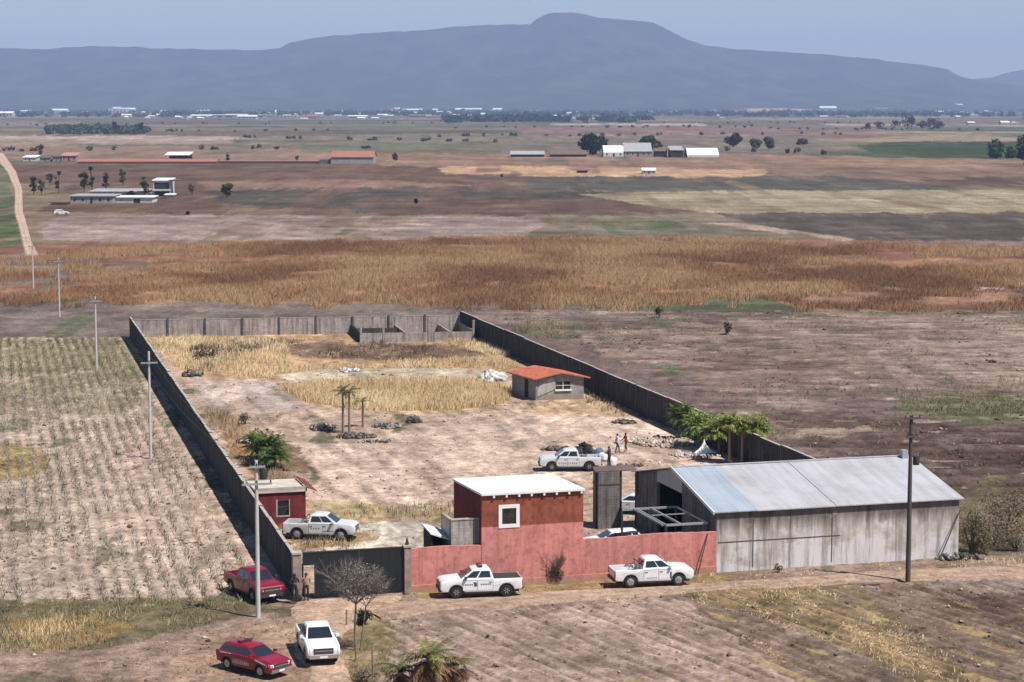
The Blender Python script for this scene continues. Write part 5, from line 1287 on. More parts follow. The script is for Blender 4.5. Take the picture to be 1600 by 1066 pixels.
bush('dry_bush', 'low brown brush at the right border past the barn', gq(1588,858), 1.5, 1.9, [(.22,.17,.11),(.27,.21,.14),(.17,.145,.085)], 1800, 23, .07)
bush('dry_bush', 'brown thicket behind the thin bushes past the barn end', gq(1572,822), 2.4, 2.6, [(.22,.17,.115),(.26,.20,.14),(.16,.135,.085)], 2400, 231, .08)
bush('weed_clump', 'small dark green weed clump at the foot of the barn wall', gq(1216,893), .35, .5, GREEN, 160, 24, .06)
bush('dry_bush', 'grey leafless bush inside the long wall behind the palms', gq(384,662), .9, 1.1, [(.14,.12,.10),(.20,.17,.14),(.10,.085,.07)], 300, 25, .09)
bush('dark_shrub', 'lone dark shrub in the dark ploughed land', gq(1134,521), .9, 1.6, [(.04,.035,.03),(.06,.05,.04)], 200, 26, .14)
bush('dark_shrub', 'dark twiggy shrub below the rusty grass at the end of the furrow', gq(1031,496), .8, 1.6, [(.05,.04,.035),(.08,.06,.05)], 180, 27, .14)
bush('dry_bush', 'brown bush in the golden grass at the back left of the yard', gq(322,560), 1.6, 1.3, [(.13,.09,.055),(.18,.125,.07),(.09,.075,.05)], 400, 28, .13)
bush('dry_bush', 'grey weed heap by the roadside at the bottom of the driveway', gq(566,1062), .9, .6, [(.17,.15,.11),(.12,.12,.08),(.22,.18,.13)], 400, 29, .07)

# ================================================================== HEAPS, STONES, SACKS
def heap(name, label, loc, rx, ry, h, n, size, pal, seed, cat='rubble', group=None):
    rs = np.random.default_rng(seed); V = []; F = []; C = []; k0 = 0
    base = np.array([(-1,-1,-1),(1,-1,-1),(1,1,-1),(-1,1,-1),(-1,-1,1),(1,-1,1),(1,1,1),(-1,1,1)], float)
    fs = np.array([(0,3,2,1),(4,5,6,7),(0,1,5,4),(1,2,6,5),(2,3,7,6),(3,0,4,7)])
    for i in range(n):
        a_ = rs.uniform(0,6.28); q = rs.random()**.6; x, y = math.cos(a_)*q*rx, math.sin(a_)*q*ry
        s = size*rs.uniform(.45,1.4); z = h*(1-q)**.8*rs.uniform(.5,1) + s*.1
        v = base*rs.uniform(.55,1.1,(8,3))*s*np.array([1,.85,.55])
        E_ = np.array(Euler(rs.uniform(-1.2,1.2,3)).to_matrix()); v = v @ E_.T + np.array([x,y,z])
        V.append(v); F.append(fs+k0); k0 += 8; C.append(np.repeat((np.array(pal[rs.integers(len(pal))])*rs.uniform(.8,1.2))[None],6,0))
    o = fastmesh(name, np.concatenate(V), np.concatenate(F), M['rock'], np.concatenate(C)); o.location = loc
    return tag(o, label, cat, group)
PALE = [(.46,.42,.39),(.38,.34,.31),(.55,.52,.49)]; DARK = [(.06,.052,.047),(.10,.088,.08),(.15,.13,.115)]; MIXD = DARK + [(.3,.27,.25)]
heap('rubble_heap', 'whitish rubble heap behind the tiled house', gq(770,592), 1.6, 2.6, .9, 150, .26, PALE+[(.66,.64,.62)], 31)
heap('rubble_heap', 'long pale mound of broken concrete before the right wall', gq(1040,690), 3.2, 3.0, .28, 460, .16, [(.42,.33,.26),(.36,.28,.22),(.50,.42,.35),(.30,.24,.20)], 32)
heap('rubble_heap', 'flat pale scatter of broken stone near the white tarpaulin', gq(1085,712), 2.2, 1.6, .12, 90, .12, PALE+[(.42,.34,.27)], 33)
heap('stone_heap', 'dark stone heap at the left side of the palm ring', gq(505,668), 1.3, 1.6, .28, 110, .16, MIXD, 34)
heap('stone_heap', 'dark low bed of stones at the foot of the palms', gq(555,682), 1.8, .8, .3, 110, .18, DARK, 35)
heap('stone_heap', 'grey stone heap right of the palm ring', gq(604,666), 1.3, 1.4, .28, 110, .16, MIXD+[(.2,.18,.17)], 36)
heap('stone_heap', 'small dark heap at the end of the stones right of the palms', gq(648,658), .75, .7, .55, 40, .24, DARK, 37)
heap('stone_heap', 'grey stones on the ground below the palm ring', gq(590,690), 1.8, .6, .12, 40, .12, MIXD, 38)
heap('debris_heap', 'dark burnt debris strewn left of the yard pickup', gq(868,702), 1.2, .5, .2, 60, .18, DARK, 39)
heap('debris_heap', 'dark planks and scrap piled before the rubble mound', gq(975,660), 1.3, .6, .25, 50, .17, DARK, 40)
heap('debris_heap', 'reddish scrap scattered below the yard pickup by the awning', gq(985,727), 1.1, .5, .15, 40, .13, [(.22,.07,.06),(.12,.06,.05),(.3,.25,.22)], 41)
heap('rubble_heap', 'grey rubble at the far end of the long wall inside the yard', gq(300,586), 1.2, 1.3, .5, 40, .24, MIXD, 42)
heap('rubble_heap', 'white stones lying in the golden grass', gq(545,579), 1.2, 1.5, .2, 26, .2, PALE+[(.6,.58,.55)], 43)
heap('rubble_heap', 'dark stones strewn at the foot of the barn end', gq(1500,872), 1.6, .5, .3, 60, .16, MIXD, 44)
heap('rubble_heap', 'grey rubble beside the leafless bush inside the long wall', gq(388,690), 1.0, 1.0, .45, 50, .2, MIXD+PALE, 45)
def sack(name, label, loc, sx, sy, sz, mat, seed, cat='sack', group=None):
    rs = random.Random(seed); me = bmesh.new(); bmesh.ops.create_icosphere(me, subdivisions=3, radius=1)
    for v in me.verts:
        n = .14*math.sin(3*v.co.x+seed)+.10*math.sin(5*v.co.y+2*seed)+.08*math.sin(7*v.co.z+seed)
        v.co *= 1+n; v.co.x *= sx; v.co.y *= sy; v.co.z = max(-.35, v.co.z)*sz + .35*sz
    m_ = bpy.data.meshes.new(name); me.to_mesh(m_); me.free(); m_.shade_smooth(); m_.materials.append(M[mat])
    o = bpy.data.objects.new(name, m_); COL.objects.link(o); o.location = loc; o.rotation_euler = (0,0,rs.uniform(0,3)); return tag(o, label, cat, group)
heap('tarpaulin_heap', 'black tarpaulin and scrap heap behind the yard pickup', gq(913,708), .8, .6, .75, 40, .3, [(.025,.025,.028),(.04,.04,.045),(.07,.065,.06)], 46, 'debris')
sack('sack', 'blue sack lying behind the yard pickup', gq(935,713), .55, .45, .5, 'tarp_blue', 2)
sack('sack', 'pale sack beside the blue sack in the yard', gq(944,718), .5, .4, .45, 'cloth_white', 3)
sack('sack', 'white sack standing next to the person in navy', gq(958,727), .4, .35, .6, 'cloth_white', 4)
sack('sack', 'dark sack at the far side of the debris', gq(885,705), .5, .4, .4, 'tarp_dark', 5)
# white tarpaulin hung over a frame
t = thing('tarpaulin_tent', 'white tarpaulin hung in a peak over poles beside the palms', 'tarpaulin', gq(1100,716,-.03))
mb = MB(); n = 22; k = 7; sc = PXM(716); H_ = (716-680)/sc
vs = []
for i in range(n):
    a_ = 6.283*i/n
    for j in range(k):
        q = j/(k-1); r_ = (.05 + 1.05*q**1.7)*(1+.16*math.cos(3*a_+1)*q + .10*math.cos(8*a_)*q); z = H_*(1-q)**1.25*.62 + H_*.38 - .16*q*abs(math.cos(2*a_+.5))
        vs.append((r_*math.cos(a_)*1.0, r_*math.sin(a_)*.8, z))
mb.add(vs, [(i*k+j, ((i+1)%n)*k+j, ((i+1)%n)*k+j+1, i*k+j+1) for i in range(n) for j in range(k-1)]); mb.build('cloth', M['tarp'], t, smooth=True); t.scale = (.8,.8,.85)
for i in range(4):
    a_ = 6.283*i/4+.6; MB().tube((.95*math.cos(a_),.75*math.sin(a_),-.05),(.85*math.cos(a_),.68*math.sin(a_),H_*.42),.03,.03,7).build('pole', M['dark_metal'], t)

# ================================================================== POLES AND POSTS
def utility_pole(label, px, py, top, r, mat, arms, drum=None, group='power line poles', rot=0.0):
    sc = PXM(py); h = (py-top)/sc; t = thing('utility_pole', label, 'pole', gq(px,py,0), ANG+rot, group)
    MB().tube((0,0,-.3),(0,0,h),r*1.25,r*.8,12).build('shaft', M[mat], t, smooth=True)
    for za, wa in arms:
        z = h-za; ar = MB().box(-wa/2,wa/2,-r-.12,-r-.02,z-.06,z+.06).build('crossarm', M[mat if mat=='pole_wood' else 'galv'], t)
        for x in (-wa/2+.08, 0, wa/2-.08): MB().lathe([(0,.16),(.035,.15),(.05,.09),(.03,.05),(.05,.03),(.05,0),(0,0)], (x,-r-.07,z+.061), (0,0,1), 10).build('insulator', M['plastic'], ar)
    if drum:
        zd, rd, hd_ = drum; z = h-zd
        d = MB().lathe([(0,0),(rd,0),(rd*1.04,.05),(rd*1.04,hd_-.05),(rd,hd_),(.05,hd_+.04),(0,hd_+.04)], (r+rd+.06,0,z), (0,0,1), 16).build('transformer', M['dark_metal'], t, smooth=True)
        for x in (-.1,.1): MB().tube((r+rd+.06+x,0,z+hd_),(r+rd+.06+x,0,z+hd_+.22),.03,.02,8).build('bushing', M['galv'], d)
    return t
utility_pole('grey concrete power pole standing in front of the dark red pickup', 403.5, 963, 715, .115, 'pole_concrete', [(.35,.9),(1.35,1.75)], (1.1,.22,.6))
utility_pole('grey concrete power pole in the stubble field before the long wall', 235.5, 715, 547, .11, 'pole_concrete', [(.95,1.4)])
utility_pole('grey power pole at the far side of the stubble field', 151, 578, 462, .11, 'pole_concrete', [(.5,1.2)])
utility_pole('thin power pole beyond the stubble field by the rusty grass', 93, 494, 402, .10, 'pole_concrete', [(.5,1.1)])
utility_pole('farthest thin power pole next to the end of the dirt track', 52, 450, 380, .10, 'pole_concrete', [(.5,1.1)])
utility_pole('dark wooden power pole in front of the barn', 1418.5, 908, 645, .13, 'pole_wood', [(.15,1.1),(1.3,.7)], (3.1,.20,.55))
for k, (px, py, top, lab) in enumerate(((583,1053,1014,'thin weathered fence post right of the driveway'),(556,1030,1004,'short fence post beside the trunk of the bare tree'),(541,977,952,'leaning fence post behind the bare tree'))):
    o = MB().tube((0,0,-.2),(.04*(k-1),0,(py-top)/PXM(py)),.05,.042,8).build('fence_post', M['wood']); o.location = gq(px,py,0); tag(o, lab, 'post', 'fence posts by the driveway')
o = MB().hexa([(-1.1,-.06,0),(1.1,-.1,.02),(1.1,.1,.02),(-1.1,.08,0),(-1.1,-.06,.05),(1.1,-.1,.08),(1.1,.1,.08),(-1.1,.08,.05)]).build('plank', M['wood']); o.location = gq(1353,912,0); tag(o, 'weathered plank lying on the ground before the dark pole', 'plank')

# clods, stones and litter lying loose on the soil
def clods(name, pts, size, pal, seed, label, flat=.6):
    rs = np.random.default_rng(seed); n = len(pts); s = size*rs.lognormal(0, .45, n)
    base = np.array([(1,0,0),(0,1,0),(-1,0,0),(0,-1,0),(0,0,1),(0,0,-.4)], float)
    V = base[None]*rs.uniform(.6,1.25,(n,6,3))*s[:,None,None]*np.array([1,1,flat])
    a_ = rs.uniform(0,6.28,n); c_, s_ = np.cos(a_)[:,None], np.sin(a_)[:,None]
    X = V[...,0]*c_ - V[...,1]*s_ + pts[:,0:1]; Y = V[...,0]*s_ + V[...,1]*c_ + pts[:,1:2]; Z = V[...,2] - .05
    f = np.array([(0,1,4),(1,2,4),(2,3,4),(3,0,4),(1,0,5),(2,1,5),(3,2,5),(0,3,5)])
    F = (f[None] + 6*np.arange(n)[:,None,None]).reshape(-1,3); pal = np.array(pal)
    C = np.repeat(pal[rs.integers(0,len(pal),n)]*rs.uniform(.75,1.2,n)[:,None], 8, 0)
    o = fastmesh(name, np.stack([X,Y,Z],-1).reshape(-1,3), F, M['rock'], C); o['label'] = label; return kind(o, 'stuff')
SOIL = [srgb(150,126,112,K), srgb(176,150,136,K), srgb(120,98,88,K), srgb(196,172,158,K)]
clods('clods', scatter([(600,965),(1040,932),(1480,905),(1660,905),(1660,1110),(560,1110)], 1.8, 701, (3,.44)), .062, SOIL, 702, 'loose clods over the ploughed field in front of the road')
clods('clods', scatter([(735,484),(1240,488),(1660,488),(1660,868),(1500,866),(1290,740),(1000,575)], .30, 703, (7,.5)), .12, [srgb(118,98,90,K), srgb(92,74,68,K), srgb(168,146,132,K), srgb(76,62,58,K)], 704, 'dark clods over the ploughed land right of the yard')
clods('gravel', scatter([(470,925),(215,535),(715,522),(1270,742),(1110,890)], .9, 705, (4,.50)), .075, [srgb(206,184,168,K), srgb(150,128,112,K), srgb(110,96,86,K), srgb(226,212,200,K)], 706, 'loose stones and crumbs scattered over the yard')
clods('gravel', scatter([(-40,945),(380,950),(640,925),(1118,900),(1640,876),(1640,905),(1118,922),(600,985),(570,1110),(-40,1110)], 1.3, 707, (3,.5)), .06, [srgb(196,172,154,K), srgb(140,118,102,K), srgb(104,90,78,K)], 708, 'loose stones along the road and the bare ground in front')
clods('clods', scatter([(-40,532),(200,530),(440,930),(330,940),(-40,944)], 1.6, 709, (3,.46)), .08, [srgb(190,166,148,K), srgb(150,130,114,K), srgb(110,98,84,K)], 710, 'crumbs of soil between the stubble rows')
# wires along the left line of poles
def wire(a, b, label, r=.012):
    mb = MB(); n = 10; a = Vector(a); b = Vector(b); sag = (b-a).length*.018; pts = [a.lerp(b, i/n) - Vector((0,0,sag*4*(i/n)*(1-i/n))) for i in range(n+1)]
    for i in range(n): mb.tube(pts[i], pts[i+1], r, r, 5)
    return tag(mb.build('power_line', M['dark_metal']), label, 'cable', 'wires of the left power line')
PT = [((403.5,963),715,.35),((235.5,715),547,.95),((151,578),462,.5),((93,494),402,.5),((52,450),380,.5)]
def ptop(q, k): p = G(*q[0]); return Vector((p.x,p.y,(q[0][1]-q[1])/PXM(q[0][1])-q[2]+.2)) + UF*k
for i in range(4):
    for k in (-.4, .4): wire(ptop(PT[i],k), ptop(PT[i+1],k), 'thin power wire sagging between the concrete poles along the stubble field')
# ================================================================== FAR FARMS, TREES AND TOWN
def farm(name, label, px0, px1, ybase, hpx, depth, wall, roof, kind_='gable', group=None, cat='farm building', openings=3, roofh=.35, detail=True, rise=None):
    a, b_ = G(px0, ybase), G(px1, ybase); L = (b_-a).length; sc = PXM(ybase); h = hpx/sc
    t = thing(name, label, cat, (a.x,a.y,-.1), 0, group); wm = MB(); hw_ = h*(1-roofh)
    if kind_ != 'open': 
        wm.box(0,L,0,depth,-.3,hw_)
        if kind_ == 'gable':
            for x in (0, L-.1): wm.add([(x,0,hw_),(x,depth,hw_),(x,depth/2,h-.05),(x+.1,0,hw_),(x+.1,depth,hw_),(x+.1,depth/2,h-.05)],[(0,1,2),(5,4,3),(0,3,4,1),(1,4,5,2),(2,5,3,0)])
        wm.build('wall', M[wall], t)
    else:
        for i in range(5):
            for y in (.15, depth-.15): MB().box(L*i/4-.12+(.12 if i==0 else -.12 if i==4 else 0),L*i/4+.12+(.12 if i==0 else -.12 if i==4 else 0),y-.12,y+.12,-.3,hw_).build('post', M['post'], t)
        MB().box(.3,L-.3,depth-.4,depth-.3,-.3,hw_*.95).build('back_wall', M['interior'], t)
    r = MB(); o_ = .4
    if kind_ == 'gable':
        for s, (ya, yb) in enumerate(((-o_,depth/2),(depth+o_,depth/2))):
            r.hexa([(-o_,ya,hw_-.1),(L+o_,ya,hw_-.1),(L+o_,yb,h),(-o_,yb,h),(-o_,ya,hw_+.1),(L+o_,ya,hw_+.1),(L+o_,yb,h+.2),(-o_,yb,h+.2)])
    elif kind_ == 'arch':
        n = 8
        for i in range(n):
            y0, y1 = depth*i/n, depth*(i+1)/n; z0, z1 = hw_+(h-hw_)*math.sin(math.pi*i/n), hw_+(h-hw_)*math.sin(math.pi*(i+1)/n)
            r.hexa([(-.1,y0,z0),(L+.1,y0,z0),(L+.1,y1,z1),(-.1,y1,z1),(-.1,y0,z0+.15),(L+.1,y0,z0+.15),(L+.1,y1,z1+.15),(-.1,y1,z1+.15)])
    else:
        r.hexa([(-o_,-o_,hw_+.01),(L+o_,-o_,hw_+.01),(L+o_,depth+o_,h-.2),(-o_,depth+o_,h-.2),(-o_,-o_,hw_+.25),(L+o_,-o_,hw_+.25),(L+o_,depth+o_,h+.05),(-o_,depth+o_,h+.05)])
    r.build('roof', M[roof], t)
    if kind_ != 'open' and openings:
        for i in range(openings):
            x = L*(i+.5)/openings; w_ = min(1.6, L/openings*.22)
            if i == openings//2: MB().box(x-w_*.6,x+w_*.6,-.05,-.01,-.05,min(2.3,hw_*.8)).build('door', M['interior'], t)
            else: MB().box(x-w_*.5,x+w_*.5,-.05,-.01,hw_*.38,hw_*.78).build('window', M['glass'], t)
    return t
M['roof_red'] = painted('faded red roof', (0.36,0.15,0.115), (0.28,0.115,0.09)); M['wall_pink'] = painted('faded rose wall', (0.44,0.24,0.21), (0.38,0.19,0.17))
M['wall_grey'] = painted('weathered grey wall', (0.34,0.32,0.31), (0.26,0.245,0.235)); M['wall_white'] = painted('whitewashed wall', (0.66,0.64,0.61), (0.55,0.53,0.50))
M['roof_grey'] = painted('grey sheet roof', (0.36,0.355,0.36), (0.27,0.265,0.27)); M['roof_brown'] = painted('brown sheet roof', (0.17,0.12,0.10), (0.12,0.09,0.08))
# farm on the left
farm('farm_shed', 'long low grey shed with ruined front part at the left farm', 110, 176, 318, 13, 12, 'wall_grey', 'roof_grey', 'flat', openings=5, roofh=.12)
farm('farm_shed', 'long low white walled shed at the left farm', 142, 238, 317, 10, 9, 'wall_white', 'roof_white', 'flat', openings=2, roofh=.15)
farm('farm_shed', 'pale roofed shed behind the long white shed', 140, 226, 306, 9, 14, 'wall_grey', 'roof_grey', 'flat', openings=0, roofh=.3)
t = farm('farmhouse', 'two storey white house with deep dark balconies at the left farm', 240, 266, 306, 27, 9, 'wall_white', 'roof_white', 'flat', cat='house', openings=0, roofh=.12)
L_ = (G(266,306)-G(240,306)).length; sc = PXM(306)
MB().box(.3,L_-.2,-.06,-.01,11/sc,21/sc).build('balcony', M['interior'], t); MB().box(.4,L_-.4,-.05,-.01,.0,7/sc).build('door', M['interior'], t)
MB().box(-.2,L_+.2,-1.1,-.07,8.4/sc,10.2/sc).build('balcony_slab', M['wall_white'], t); MB().box(L_-.3,L_+3.2,-1.0,5,24.5/sc,25.6/sc).build('awning', M['roof_brown'], t)
farm('small_shed', 'low tan hut beside the dirt track', 80, 103, 320, 5, 5, 'wall_pink', 'roof_brown', 'flat', openings=0, roofh=.3)
farm('small_shed', 'small white hut right of the two storey house', 258, 271, 308, 5, 4, 'wall_white', 'roof_white', 'flat', openings=0, roofh=.3)
p = G(96, 336); vehicle('parked_car', 'white car parked in the open by the left farm', 'car', (p.x,p.y,0), R(15), 'car_white', 'suv')
# hamlet
farm('hamlet_house', 'white flat house at the left edge of the far hamlet', 36, 56, 252, 9, 10, 'wall_white', 'roof_white', 'flat', cat='house')
farm('hamlet_house', 'dark roofed house in the far hamlet beside the track', 62, 78, 252, 9, 10, 'wall_grey', 'roof_brown', 'gable', cat='house')
farm('hamlet_house', 'grey house with dark doorway in the far hamlet', 82, 94, 252, 11, 10, 'wall_grey', 'roof_brown', 'flat', cat='house')
farm('hamlet_house', 'rose walled house at the right end of the far hamlet', 96, 119, 252, 13, 10, 'wall_pink', 'wall_pink', 'flat', cat='house')
farm('long_barn', 'very long low barn with rose red roof on the far plain', 122, 338, 255.5, 6.5, 12, 'wall_pink', 'roof_red', 'gable', openings=0, roofh=.55)
farm('long_wall', 'long low rose wall running on from the red roofed barn', 340, 514, 255.5, 4.5, 1.0, 'wall_pink', 'wall_pink', 'flat', cat='wall', openings=0, roofh=.2)
farm('open_shelter', 'open shelter with white roof above the long rose barn', 258, 295, 249, 11, 14, 'wall_grey', 'roof_white', 'open', openings=0, roofh=.42)
t = farm('red_roof_barn', 'grey barn with bright red roof on the far plain', 517, 583, 256, 19, 26, 'wall_grey', 'roof_red', 'gable', openings=0, roofh=.45)
MB().box(-6,-.42,1,10,-.1,2.2).build('lean_to', M['roof_brown'], t)
# middle farm on the right
farm('poultry_shed', 'long low shed with pale roof left of the far farm', 798, 850, 245, 8.5, 16, 'interior', 'roof_grey', 'gable', openings=0, roofh=.55)
farm('poultry_shed', 'long low shed with dull grey roof next to the far farm', 860, 916, 245, 9.5, 18, 'interior', 'roof_brown', 'gable', openings=0, roofh=.6)
farm('arched_barn', 'white arched barn at the far farm under the dark tree', 943, 975, 245, 17, 24, 'wall_white', 'roof_white', 'arch', openings=3, roofh=.6)
farm('farm_building', 'large bluish grey building at the middle of the far farm', 976, 1018, 245, 21, 26, 'wall_grey', 'roof_grey', 'gable', openings=5, roofh=.6)
farm('farm_building', 'low dark sheds right of the bluish grey farm building', 1024, 1042, 245, 13, 14, 'interior', 'roof_brown', 'flat')
farm('farm_building', 'dark flat building left of the white tunnel', 1048, 1068, 246, 17, 20, 'interior', 'roof_grey', 'flat')
farm('tunnel_greenhouse', 'white rounded tunnel greenhouse at the right end of the far farm', 1074, 1123, 246, 14, 24, 'wall_white', 'roof_white', 'arch', openings=0, roofh=.75, cat='greenhouse')
farm('small_house', 'small white house alone on the tan strip before the far farm', 1004, 1024, 272, 9, 7, 'wall_white', 'roof_white', 'gable', cat='house')
farm('small_shed', 'low dark shelter on the tan strip before the far farm', 902, 918, 270, 4.5, 6, 'interior', 'roof_brown', 'flat', openings=0, roofh=.3)
# trees one can tell apart
FT = [(52,304,30,11,DARKG,'dark tree at the left edge of the farm beside the track'),(64,304,26,9,GREEN,'short tree between two dark ones by the track'),(91,302,38,8,DARKG,'slim dark tree left of the tall cypresses'),(78,290,22,8,GREEN,'small tree left of the farm sheds'),(131,300,34,12,DARKG,'broad dark tree left of the tallest tree at the farm'),(143,300,50,9,DARKG,'tallest dark tree of the left farm'),(165,298,30,10,DARKG,'round dark tree behind the long shed'),(192,290,28,10,GREEN,'thin topped tree right of the round dark tree'),(226,306,34,12,GREEN,'tree close beside the two storey house'),(300,306,24,9,[(.12,.10,.08),(.16,.13,.10)],'greyish bare tree right of the two storey house'),
      (355,308,22,20,GREEN,'round green bush tree standing alone right of the left farm'),(205,312,14,16,DARKG,'low dark shrub before the two storey house'),(63,246,22,7,GREEN,'thin tree behind the far hamlet'),(356,252,14,6,DARKG,'small dark tree by the long rose wall'),(617,252,14,10,[(.07,.06,.05),(.10,.085,.07)],'bare dark tree right of the red roofed barn'),(464,252,10,5,[(.10,.085,.07)],'tiny bare tree beside the long rose wall'),
      (927,242,33,42,DARKG,'wide dark tree behind the white arched barn'),(1012,238,22,34,GREEN,'wide green tree behind the bluish farm building'),(1146,229,20,26,DARKG,'round dark tree right of the far farm'),(1180,233,18,20,GREEN,'pale tree left of the last one right of the far farm'),(1202,233,18,22,GREEN,'last green tree right of the far farm'),(1230,240,8,8,DARKG,'small dark shrub on the far field right of the farm'),(1028,236,16,12,DARKG,'dark shrub among the farm sheds'),(1254,226,9,18,[(.07,.06,.05),(.10,.085,.07)],'low dark scrub on the far right plain'),
      (1557,247,24,36,GREEN,'large green tree at the end of the green field'),(1600,258,50,24,DARKG,'tall dark tree at the right border of the picture'),(1579,247,16,22,GREEN,'bushy tree between the large green tree and the dark one'),
      (218,209,20,10,DARKG,'upright tree at the end of the dark hedge'),(180,207,22,11,DARKG,'taller tree standing in the dark hedge'),(784,277,7,4,DARKG,'tiny dark shrub left of the tan strip'),(650,318,9,8,DARKG,'dark shrub alone in the brown field'),(293,335,6,8,DARKG,'small dark shrub on the pinkish ploughed strip')]
for k, (px, yb, hp, wp, pal, lab) in enumerate(FT):
    sc = PXM(yb); tree('far_tree' if hp > 12 else 'far_shrub', lab, gq(px,yb,-.2), hp/sc, wp/sc/2*(1.5 if hp > 1.7*wp else 1.1), pal, None, 800, 500+k, .14 if hp > 15 else .08, 10, (wp/sc)*.1)
# tree row on the far right plain
for k, px in enumerate((1354,1374,1398,1417,1424,1441,1452,1459,1468)):
    yb = 202; sc = PXM(yb); hp = (9,11,14,24,22,12,18,16,12)[k]; d = (px-1410)
    tree('row_tree', ('first tree of the far row on the right plain','second tree of the far row standing apart','third tree of the far row before the gap','tallest tree of the far row','tree grown together with the tallest of the far row','low tree in the middle of the far row','tree right of the low one in the far row','broad tree near the end of the far row','last tree of the far row on the right plain')[k], gq(px,yb,-.2), hp/sc, (6+.3*hp)/sc, DARKG, 'far row of trees', 260, 560+k, .2, 7, 1.1)
def crowns(name, label, pts, h, rad, pal, seed, per=9):
    """a far wood that reads as one mass"""
    L = LB(seed); rs = np.random.default_rng(seed)
    for x, y in pts:
        hh = h*rs.uniform(.6,1.35); r_ = rad*rs.uniform(.7,1.3); L.cloud((x,y,hh*.55),(r_,r_,hh*.5),per,r_*.55,pal,.3)
    o = L.build(name); o['label'] = label; return kind(o, 'stuff')
crowns('hedge', 'dark hedge band on the far left plain', scatter([(70,203),(110,199),(226,200),(226,210),(80,210)], .004, 601), 3.5, 4.5, [(.06,.08,.04),(.08,.095,.05),(.05,.06,.035)], 602, 24)
for k, (poly, den, h, lab) in enumerate((([(-100,179),(1700,179),(1700,183),(-100,184)], .00028, 10, 'dark tree belt along the near edge of the town'), ([(-100,173.5),(1700,173.5),(1700,177),(-100,178)], .00011, 12, 'hazy tree belt between the town and the mountain'), ([(850,188),(1120,187),(1120,191),(860,192)], .0007, 9, 'far wood on the plain before the town'), ([(690,186),(860,184),(860,190),(700,192)], .0005, 8, 'scattered wood left of the tall far trees'))):
    crowns('woodland', lab, scatter(poly, den, 610+k, (400,.44)), h, 9+k, DARKG+GREEN[:1], 620+k, 14)
rs = np.random.default_rng(640); spts = []
for (ax, ay, bx, by, n_) in ((-80,236,620,232,22),(620,214,1320,210,40),(380,216,800,222,26),(1130,236,1330,242,8),(-60,206,520,205,30),(1200,202,1660,205,30),(620,200,1180,199,34),(-40,196,700,193,40),(700,193,1640,192,40)):
    for q in rs.random(n_*2//3): p = G(ax+(bx-ax)*q + rs.normal(0,6), ay+(by-ay)*q + rs.normal(0,.6)); spts.append((p.x, p.y))
crowns('scrub', 'small dark scrub along the field edges of the far plain', spts, 2.6, 2.0, [(.05,.05,.03),(.07,.065,.04),(.04,.05,.025),(.09,.075,.05)], 641, 26)
# town: single far buildings
BL = [(-6,22,183,9,1),(83,107,177,7,1),(171,200,178,11,1),(188,212,176.5,8,1),(190,206,183,5,1),(250,257,180,8,1),(262,268,181,5,0),(300,366,184,5,1),(336,420,184,6,1),(372,402,186,6,1),(430,432,181,9,1),(437,466,184,5,1),(470,496,186,6,0),(492,505,181,5,1),(518,543,184,5,1),(545,574,185,5,1),(560,571,180,4,0),(612,634,176,8,1),(630,660,176,6,1),(676,684,176,6,1),(686,692,176,4,0),(712,752,176,7,1),(770,784,176,7,1),(785,803,175,6,1),(808,842,174,9,1),(830,842,174,10,1),(866,873,189,5,0),(875,885,189,8,1),(893,899,189,6,0),(920,936,188,4,1),(1044,1056,178,4,0),(1280,1306,175,9,1),(1322,1345,175,6,0),(1365,1388,175,6,1),(1465,1503,174.5,12,1),(1508,1518,174.5,10,1),(1511,1522,195,5,1),(1562,1576,195,6,1),(1578,1592,195,5,1),(640,668,183,4,0),(590,606,182,4,1),(700,712,183,4,0),(740,756,184,4,1)]
rb = random.Random(77)
for k in range(95):
    x = rb.uniform(-20,1620) if k % 3 else rb.uniform(150,900); yb_ = rb.choice((176.5,178,179,181,182.5,184,185.5,187)); w_ = rb.uniform(4,15)*(1.0 if yb_ > 180 else 1.3)
    BL.append((x, x+w_, yb_, rb.uniform(2.5,5), 1 if rb.random() < .68 else 0))
protos = {}
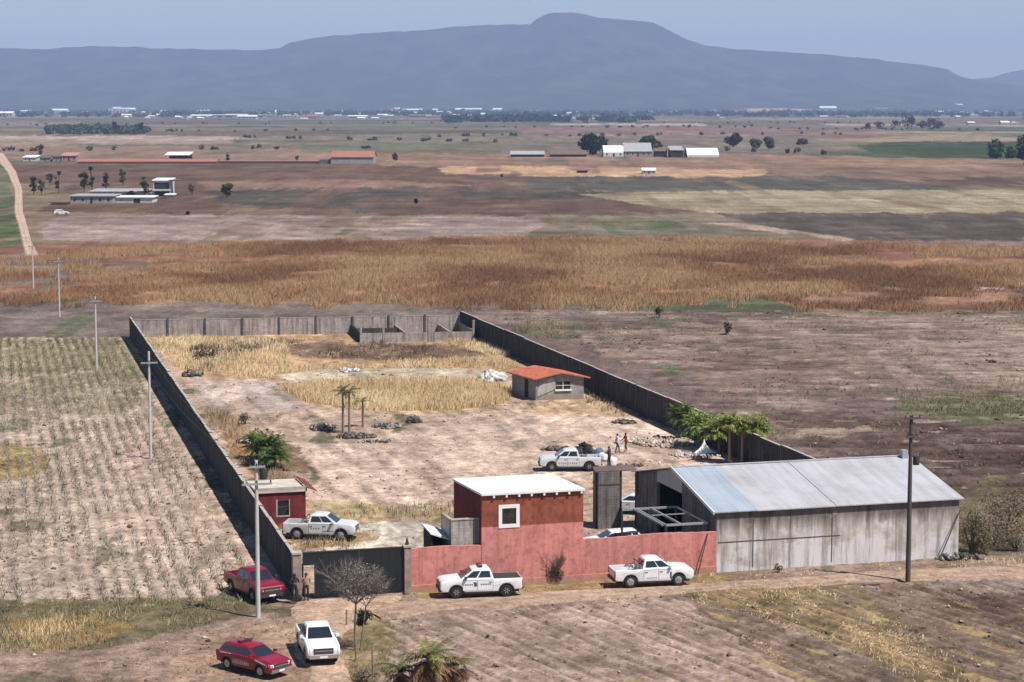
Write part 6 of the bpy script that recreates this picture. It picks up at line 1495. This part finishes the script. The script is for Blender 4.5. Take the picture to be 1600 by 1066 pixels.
WORDS = ['wide','broad','small','narrow']; seen_l = {}
for k, (x0, x1, yb, hp, wht) in enumerate(BL):
    sc = PXM(yb); wd = (x1-x0)/sc; h = hp/sc; p = G((x0+x1)/2, yb); kind_ = k % 3
    key = (wht, kind_)
    if key not in protos:
        wn, rn = ('wall_white','roof_white') if wht else ('wall_grey','roof_grey' if kind_ else 'roof_red')
        mbs = [MB(), MB(), MB()]; mbs[0].box(-.5,.5,-.5,.5,-.05,.68)
        if kind_ == 0:
            for ya in (-.54,.54): mbs[1].hexa([(-.52,ya,.66),(.52,ya,.66),(.52,0,.96),(-.52,0,.96),(-.52,ya,.70),(.52,ya,.70),(.52,0,1.0),(-.52,0,1.0)])
        elif kind_ == 1:
            for i in range(6): y0, y1 = -.5+i/6, -.5+(i+1)/6; z0, z1 = .68+.3*math.sin(math.pi*i/6), .68+.3*math.sin(math.pi*(i+1)/6); mbs[1].hexa([(-.51,y0,z0),(.51,y0,z0),(.51,y1,z1),(-.51,y1,z1),(-.51,y0,z0+.03),(.51,y0,z0+.03),(.51,y1,z1+.03),(-.51,y1,z1+.03)])
        else: mbs[1].box(-.52,.52,-.52,.52,.69,.76).box(-.3,.1,-.2,.2,.76,1.0)
        for i in range(5): mbs[2].box(-.42+.19*i,-.34+.19*i,-.506,-.5005,.22,.5)
        protos[key] = [(m_.build(n_, M[mm])).data for m_, n_, mm in ((mbs[0],'wall',wn),(mbs[1],'roof',rn),(mbs[2],'window_row','glass'))]
        for ob in [o for o in bpy.data.objects if o.type == 'MESH' and o.data in protos[key]]: bpy.data.objects.remove(ob)
    look = ('white' if wht else 'dull grey')
    lab = '%s %s building in the far town below the mountain' % ('long' if wd > 90 else 'large' if wd > 50 else 'small', look)
    t = thing('town_building', lab, 'building', (p.x,p.y,-.2), 0, 'far town buildings')
    t.scale = (wd, min(max(wd*.6, 15), 60), h)
    for me_ in protos[key]:
        c = bpy.data.objects.new(me_.name.split('.')[0], me_); COL.objects.link(c); c.parent = t
